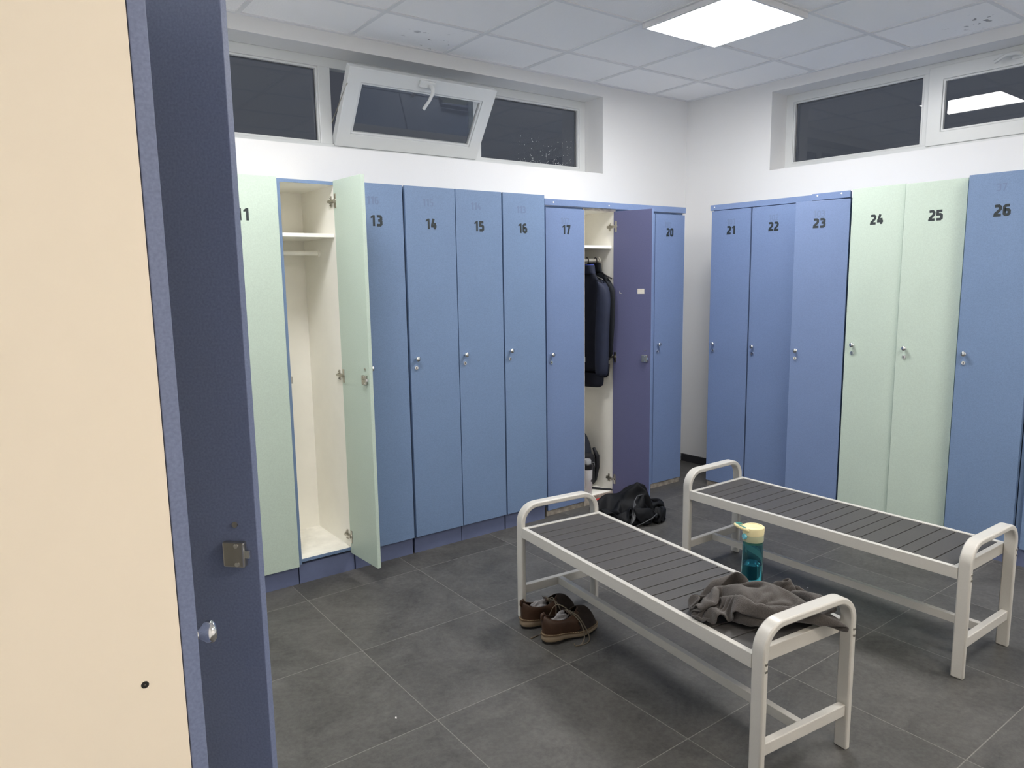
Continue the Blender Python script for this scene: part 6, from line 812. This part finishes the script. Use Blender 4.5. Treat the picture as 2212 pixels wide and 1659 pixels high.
    for ch in t.children:                              # thicker heel, thin arched waist
        for v in ch.data.vertices:
            u = min(1, max(0, 1 - v.co.x / .150)); lf = .013 * u * u * (3 - 2 * u)
            if abs(v.co.y) < .058: v.co.z = v.co.z * (1 + lf / .031) if v.co.z < .031 else v.co.z + lf
            if ch.name.startswith('outsole') and v.co.z < .012:
                arch = math.exp(-((v.co.x - .125) / .035) ** 2); v.co.z += .009 * arch
    return t
# nearer shoe: right-hand side (camera side) lace bow lying on the floor
make_shoe('brown lace-up shoe nearer the camera under the front bench', (-2.868, -1.668, 0), math.radians(-9.5), 1,
          [[(.13, -.020, .112), (.150, -.040, .100), (.172, -.062, .055), (.185, -.074, .012), (.165, -.092, .0025), (.120, -.098, .0025), (.105, -.084, .0025), (.110, -.076, .003)],
           [(.13, -.018, .112), (.155, -.052, .075), (.158, -.078, .028), (.135, -.092, .0035), (.115, -.095, .003), (.100, -.098, .0025)],
           [(.13, .018, .114), (.10, .045, .125), (.075, .062, .09), (.06, .070, .04), (.035, .066, .0045), (.0, .058, .0025), (-.03, .050, .0025)]])
make_shoe('brown lace-up shoe beside the bench leg, farther of the pair', (-2.858, -1.512, 0), math.radians(-13.5), -1,
          [[(.125, -.016, .118), (.135, -.038, .128), (.140, -.056, .09), (.128, -.068, .035), (.112, -.070, .010)],
           [(.125, -.016, .118), (.150, -.045, .105), (.158, -.066, .06), (.135, -.074, .02), (.108, -.072, .004)]])
def lump(name, label, loc, sc, seed, grp):
    rr = random.Random(seed); bm = bmesh.new(); bmesh.ops.create_icosphere(bm, subdivisions=4, radius=1)
    ph = [rr.uniform(0, 6) for _ in range(6)]
    for v in bm.verts:
        c = v.co; d = 1 + .20 * math.sin(4 * c.x + ph[0] + 2 * math.sin(3 * c.y + ph[1])) + .16 * math.sin(7 * c.y + ph[2] + 3 * c.z) + .10 * math.sin(11 * c.z + ph[3] + 4 * c.x)
        v.co = Vector((c.x * sc[0] * d, c.y * sc[1] * d, c.z * sc[2] * d))
    me = bpy.data.meshes.new(name); bm.to_mesh(me); bm.free(); me.materials.append(m_sock); me.polygons.foreach_set('use_smooth', [True] * len(me.polygons))
    o = bpy.data.objects.new(name, me); COL.objects.link(o); o.location = loc; tag(o, label, 'sock', grp); return o
a = math.radians(-9.5); lump('sock', 'light grey sock stuffed into the nearer brown shoe', (-2.868 + .082 * math.cos(a), -1.668 + .082 * math.sin(a), .078), (.044, .016, .030), 3, 'socks in the shoes').rotation_euler = (0, -.25, a)
a = math.radians(-13.5); lump('sock', 'light grey sock stuffed into the farther brown shoe', (-2.858 + .082 * math.cos(a), -1.512 + .082 * math.sin(a), .078), (.042, .016, .030), 8, 'socks in the shoes').rotation_euler = (0, -.2, a)

# ------------------------------------------------------------------ contents of the open blue locker
m_navy = mat('navy_softshell', (0.017, 0.022, 0.045), .75, spec=.3, var=.15, vscale=10)
m_navyd = mat('dark_navy_cloth', (0.010, 0.012, 0.022), .75, spec=.25, var=.15, vscale=10)
m_royal = mat('royal_blue_lining', (0.022, 0.045, 0.27), .7)
m_char = mat('charcoal_black_cloth', (0.0105, 0.013, 0.018), .75, spec=.25, var=.15, vscale=10)
m_hang = mat('black_plastic_hanger', (0.012, 0.012, 0.014), .4)
def hang_jacket(label, x, yc, hd, zsh, zhem, m_body, m_yoke, m_collar, m_hem, seed, cuffz, wid=.165):
    t = thing('hanging_jacket', label, 'jacket', (x, yc, zsh), 0, 'jackets hanging in the open locker'); rr = random.Random(seed)
    ph = [rr.uniform(0, 6) for _ in range(8)]
    # local x: thickness, local y: width, z relative to the shoulder line
    def sec(z, hw, hx, cx=0, n=28, rip=.006):
        R_ = []
        for k in range(n):
            a = 2 * PI * k / n; c, s = math.cos(a), math.sin(a)
            y = hw * math.copysign(abs(s) ** .8, s); xx = hx * math.copysign(abs(c) ** .7, c)
            rp = rip * math.sin(5 * a + ph[0] + 3 * z) + rip * .7 * math.sin(9 * a + ph[1] - 7 * z)
            R_.append((cx + xx + rp * (1 if c > 0 else -1) * .7, y, z))
        return R_
    L_ = zsh - zhem
    S = [sec(-L_ + .10, wid * .98, hd * .92), sec(-L_ * .75, wid, hd), sec(-L_ * .5, wid * .98, hd, 0), sec(-L_ * .28, wid * 1.0, hd), sec(-.10, wid * 1.04, hd * .85), sec(-.035, wid * .97, hd * .60, rip=.003), sec(.005, wid * .62, hd * .52, rip=.002), sec(.035, .075, hd * .5, rip=.001), sec(.05, .052, hd * .48, rip=0)]
    b = MB().grid(S, cv=True); b.f.append(tuple(range(28))); b.mi.append(0); b.build('torso', m_body, t, smooth=180, sub=1)
    b = MB().grid([sec(-L_, wid * .93, hd * .72, rip=.003), sec(-L_ + .05, wid * .97, hd * .8, rip=.004), sec(-L_ + .105, wid * .985, hd * .86)], cv=True); b.f.append(tuple(range(28))); b.mi.append(0); b.build('hem_band', m_hem, t, smooth=180, sub=1)
    b = MB().grid([sec(.028, .076, hd * .62, rip=0), sec(.055, .066, hd * .72, rip=.001), sec(.088, .062, hd * .70, rip=.002)], cv=True); b.build('collar', m_yoke, t, smooth=180, sub=1, solid=.004)
    b = MB().grid([sec(.05, .058, hd * .60, rip=0), sec(.094, .057, hd * .62, rip=.001)], cv=True); tag(b.build('collar_lining', m_collar, t, smooth=180, solid=.003), 'blue collar lining' if m_collar is m_royal else 'dark collar lining')
    for s in (1, -1):
        y0 = s * wid; pts = [(0, y0 * .78, -.012), (0, y0 * .95, -.045), (-.004, y0 * 1.00, -.12), (-.008, y0 * .98, -.26), (-.010, y0 * .94, -.42), (-.008, y0 * .92, -(zsh - cuffz) + .05), (-.006, y0 * .90, -(zsh - cuffz))]
        b = MB(); R_ = [.034, .058, .068, .070, .068, .064, .056]; rows = []
        for i, (p, r_) in enumerate(zip(pts, R_)):
            rows.append([(p[0] + min(r_, hd * .95) * math.cos(q) * (1 + .06 * math.sin(4 * q + ph[2] + i)), p[1] + r_ * .80 * math.sin(q) * (1 + .08 * math.sin(3 * q + ph[3] + 2 * i)), p[2] + (-.02 * math.sin(q) * s if i < 2 else 0)) for q in [2 * PI * k / 18 for k in range(18)]])
        b.grid(rows, cv=True); b.f.append(tuple(range(6 * 18, 7 * 18))); b.mi.append(0)
        b.build('sleeve', m_yoke if m_body is not m_yoke else m_body, t, smooth=180, sub=1)
    return t
RY, RZ = -.27, 1.625
def hanger(label, x, zsh):
    t = thing('coat_hanger', label, 'hanger', (x, RY, RZ), 0, 'coat hangers on the rail')
    P = [(0, .016, -.012)] + [(0, .0155 * math.cos(a), .0155 * math.sin(a)) for a in [PI * k / 10 for k in range(0, 11)]] + [(0, -.0155, -.012), (0, -.004, -.026), (0, 0, -.04)]
    MB().tube(P, .0032, 8).build('hook', m_hang, t, smooth=180)
    MB().tube([(0, -.155, zsh - RZ - .012), (0, -.09, zsh - RZ + .012), (0, 0, -.040), (0, .09, zsh - RZ + .012), (0, .155, zsh - RZ - .012)], .0055, 8).build('shoulder_bar', m_hang, t, smooth=180)
    return t
hang_jacket('navy jacket with royal blue collar hanging in the open locker', -1.340, RY, .040, 1.505, .775, m_navyd, m_navy, m_royal, m_navyd, 2, .86)
hang_jacket('darker charcoal jacket hanging behind the navy one', -1.262, RY + .012, .022, 1.515, .830, m_char, m_char, m_char, m_char, 5, .98, wid=.150)
hanger('black hanger hook holding the navy jacket', -1.338, 1.505)
hanger('black hanger hook holding the charcoal jacket', -1.263, 1.515)

bk = thing('backpack', 'dark navy backpack standing in the bottom of the open locker', 'backpack', (-1.352, -.160, .058))
m_pack = mat('navy_pack_cloth', (0.010, 0.014, 0.026), .7, var=.2, vscale=14)
m_packd = mat('black_pack_cloth', (0.006, 0.007, 0.012), .7)
def rounded(hx, hy, z0, z1, top, name, m, par, off=(0, 0), e=3.0):
    rows = []; n = 28
    for i in range(15):
        u = i / 14; z = z0 + (z1 - z0) * u
        k = (1 - max(0, (u - (1 - top)) / top) ** 2.2) ** .5 if u > 1 - top else 1
        if u < .06: k *= .90 + .10 * (u / .06)
        k = max(k, .04)
        rows.append([(off[0] + hx * k * math.copysign(abs(math.cos(q)) ** (2 / e), math.cos(q)), off[1] + hy * k * math.copysign(abs(math.sin(q)) ** (2 / e), math.sin(q)), z) for q in [2 * PI * j / n for j in range(n)]])
    b = MB().grid(rows, cv=True); b.f.append(tuple(range(n))); b.mi.append(0); b.f.append(tuple(range(14 * n, 15 * n))); b.mi.append(0)
    return b.build(name, m, par, smooth=180)
rounded(.104, .105, .0, .425, .55, 'main_compartment', m_pack, bk)
rounded(.088, .030, .03, .26, .25, 'front_pocket', m_packd, bk, (0, -.098))
MB().tube([(.085, -.10, .28), (.103, -.115, .22), (.107, -.115, .14), (.100, -.10, .05), (.09, -.085, .02)], [.010, .016, .014, .012, .010], 8).build('side_strap', m_packd, bk, smooth=180)
MB().tube([(.02, -.115, .009), (.05, -.155, .008), (.085, -.205, .007), (.108, -.240, .008), (.116, -.252, .004)], [.007, .008, .007, .007, .006], 8).build('floor_strap', m_packd, bk, smooth=180)
MB().tube([(-.02, 0, .42), (-.018, .0, .445), (.018, 0, .445), (.02, 0, .42)], .006, 8).build('grab_handle', m_packd, bk, smooth=180)

m_flask = mat('white_printed_flask', (0.62, 0.61, 0.63), .35, var=.06, vscale=30)
m_blackp = mat('black_plastic', (0.016, 0.016, 0.018), .4)
m_greyp = mat('grey_plastic', (0.34, 0.35, 0.37), .4)
fl = thing('shaker_bottle', 'white shaker bottle with a dark lid standing before the backpack', 'bottle', (-1.424, -.364, .058))
MB().lathe([(.001, 0), (.030, 0), (.0325, .003), (.036, .17), (.036, .185), (.001, .185)], (0, 0, 0), seg=32, cap=False).build('flask', m_flask, fl, smooth=40)
MB().lathe([(.0365, .176), (.0385, .180), (.0385, .212), (.034, .216), (.001, .216)], (0, 0, 0), seg=32, cap=False).build('lid', m_blackp, fl, smooth=40)
MB().lathe([(.028, .216), (.028, .232), (.024, .243), (.001, .244)], (0, 0, 0), seg=28, cap=False).build('cap', m_greyp, fl, smooth=40)
MB().tube([(.022, -.022, .222), (.035, -.030, .222), (.042, -.026, .205), (.040, -.020, .186)], .0022, 6).build('carry_ring', m_greyp, fl, smooth=180)
for (a, z, rx, rz) in ((-.15, .105, .010, .012), (-.75, .135, .008, .008), (-.55, .07, .006, .010), (-1.2, .10, .012, .010)):
    b = MB(); rr_ = .0352
    pts = []
    for k in range(10):
        q = 2 * PI * k / 10; aa = a + rx / rr_ * math.cos(q); zz = z + rz * math.sin(q); rad = .0325 + (zz / .17) * .0035 + .0004; pts.append((rad * math.cos(aa), rad * math.sin(aa), zz))
    b.add(pts, [tuple(range(10))]); b.build('printed_mark', m_blackp, fl)
MB().tube([(-1.500 + .03, -.365, 1.7205), (-1.500 + .115, -.30, 1.7205)], .0042, 8)
pen = MB().tube([(-1.470, -.345, 1.7204), (-1.455, -.335, 1.7204), (-1.390, -.290, 1.7204), (-1.372, -.277, 1.7200)], [.0018, .0040, .0040, .0034], 10).build('pen', m_blackp, smooth=50)
tag(pen, 'black pen lying on the shelf above the hanging jackets', 'pen')

# ------------------------------------------------------------------ litter on the floor
m_paper = mat('white_paper_bit', (0.75, 0.74, 0.72), .9)
def scrap(label, x, y, s, rot):
    b = MB().prism([(-s, -s * .35), (-.2 * s, -s * .5), (s, -s * .2), (.7 * s, .45 * s), (-.5 * s, .4 * s)], 0, .0012, plane='xy'); o = b.build('paper_scrap', m_paper, loc=(x, y, .0003), rotz=rot); tag(o, label, 'litter', 'bits of litter'); return o
scrap('tiny white scrap of paper on the open floor left of the front bench', -3.604, -1.762, .006, 1.0)
scrap('tiny white scrap of paper on the floor between the two benches', -1.516, -2.05, .005, .3)
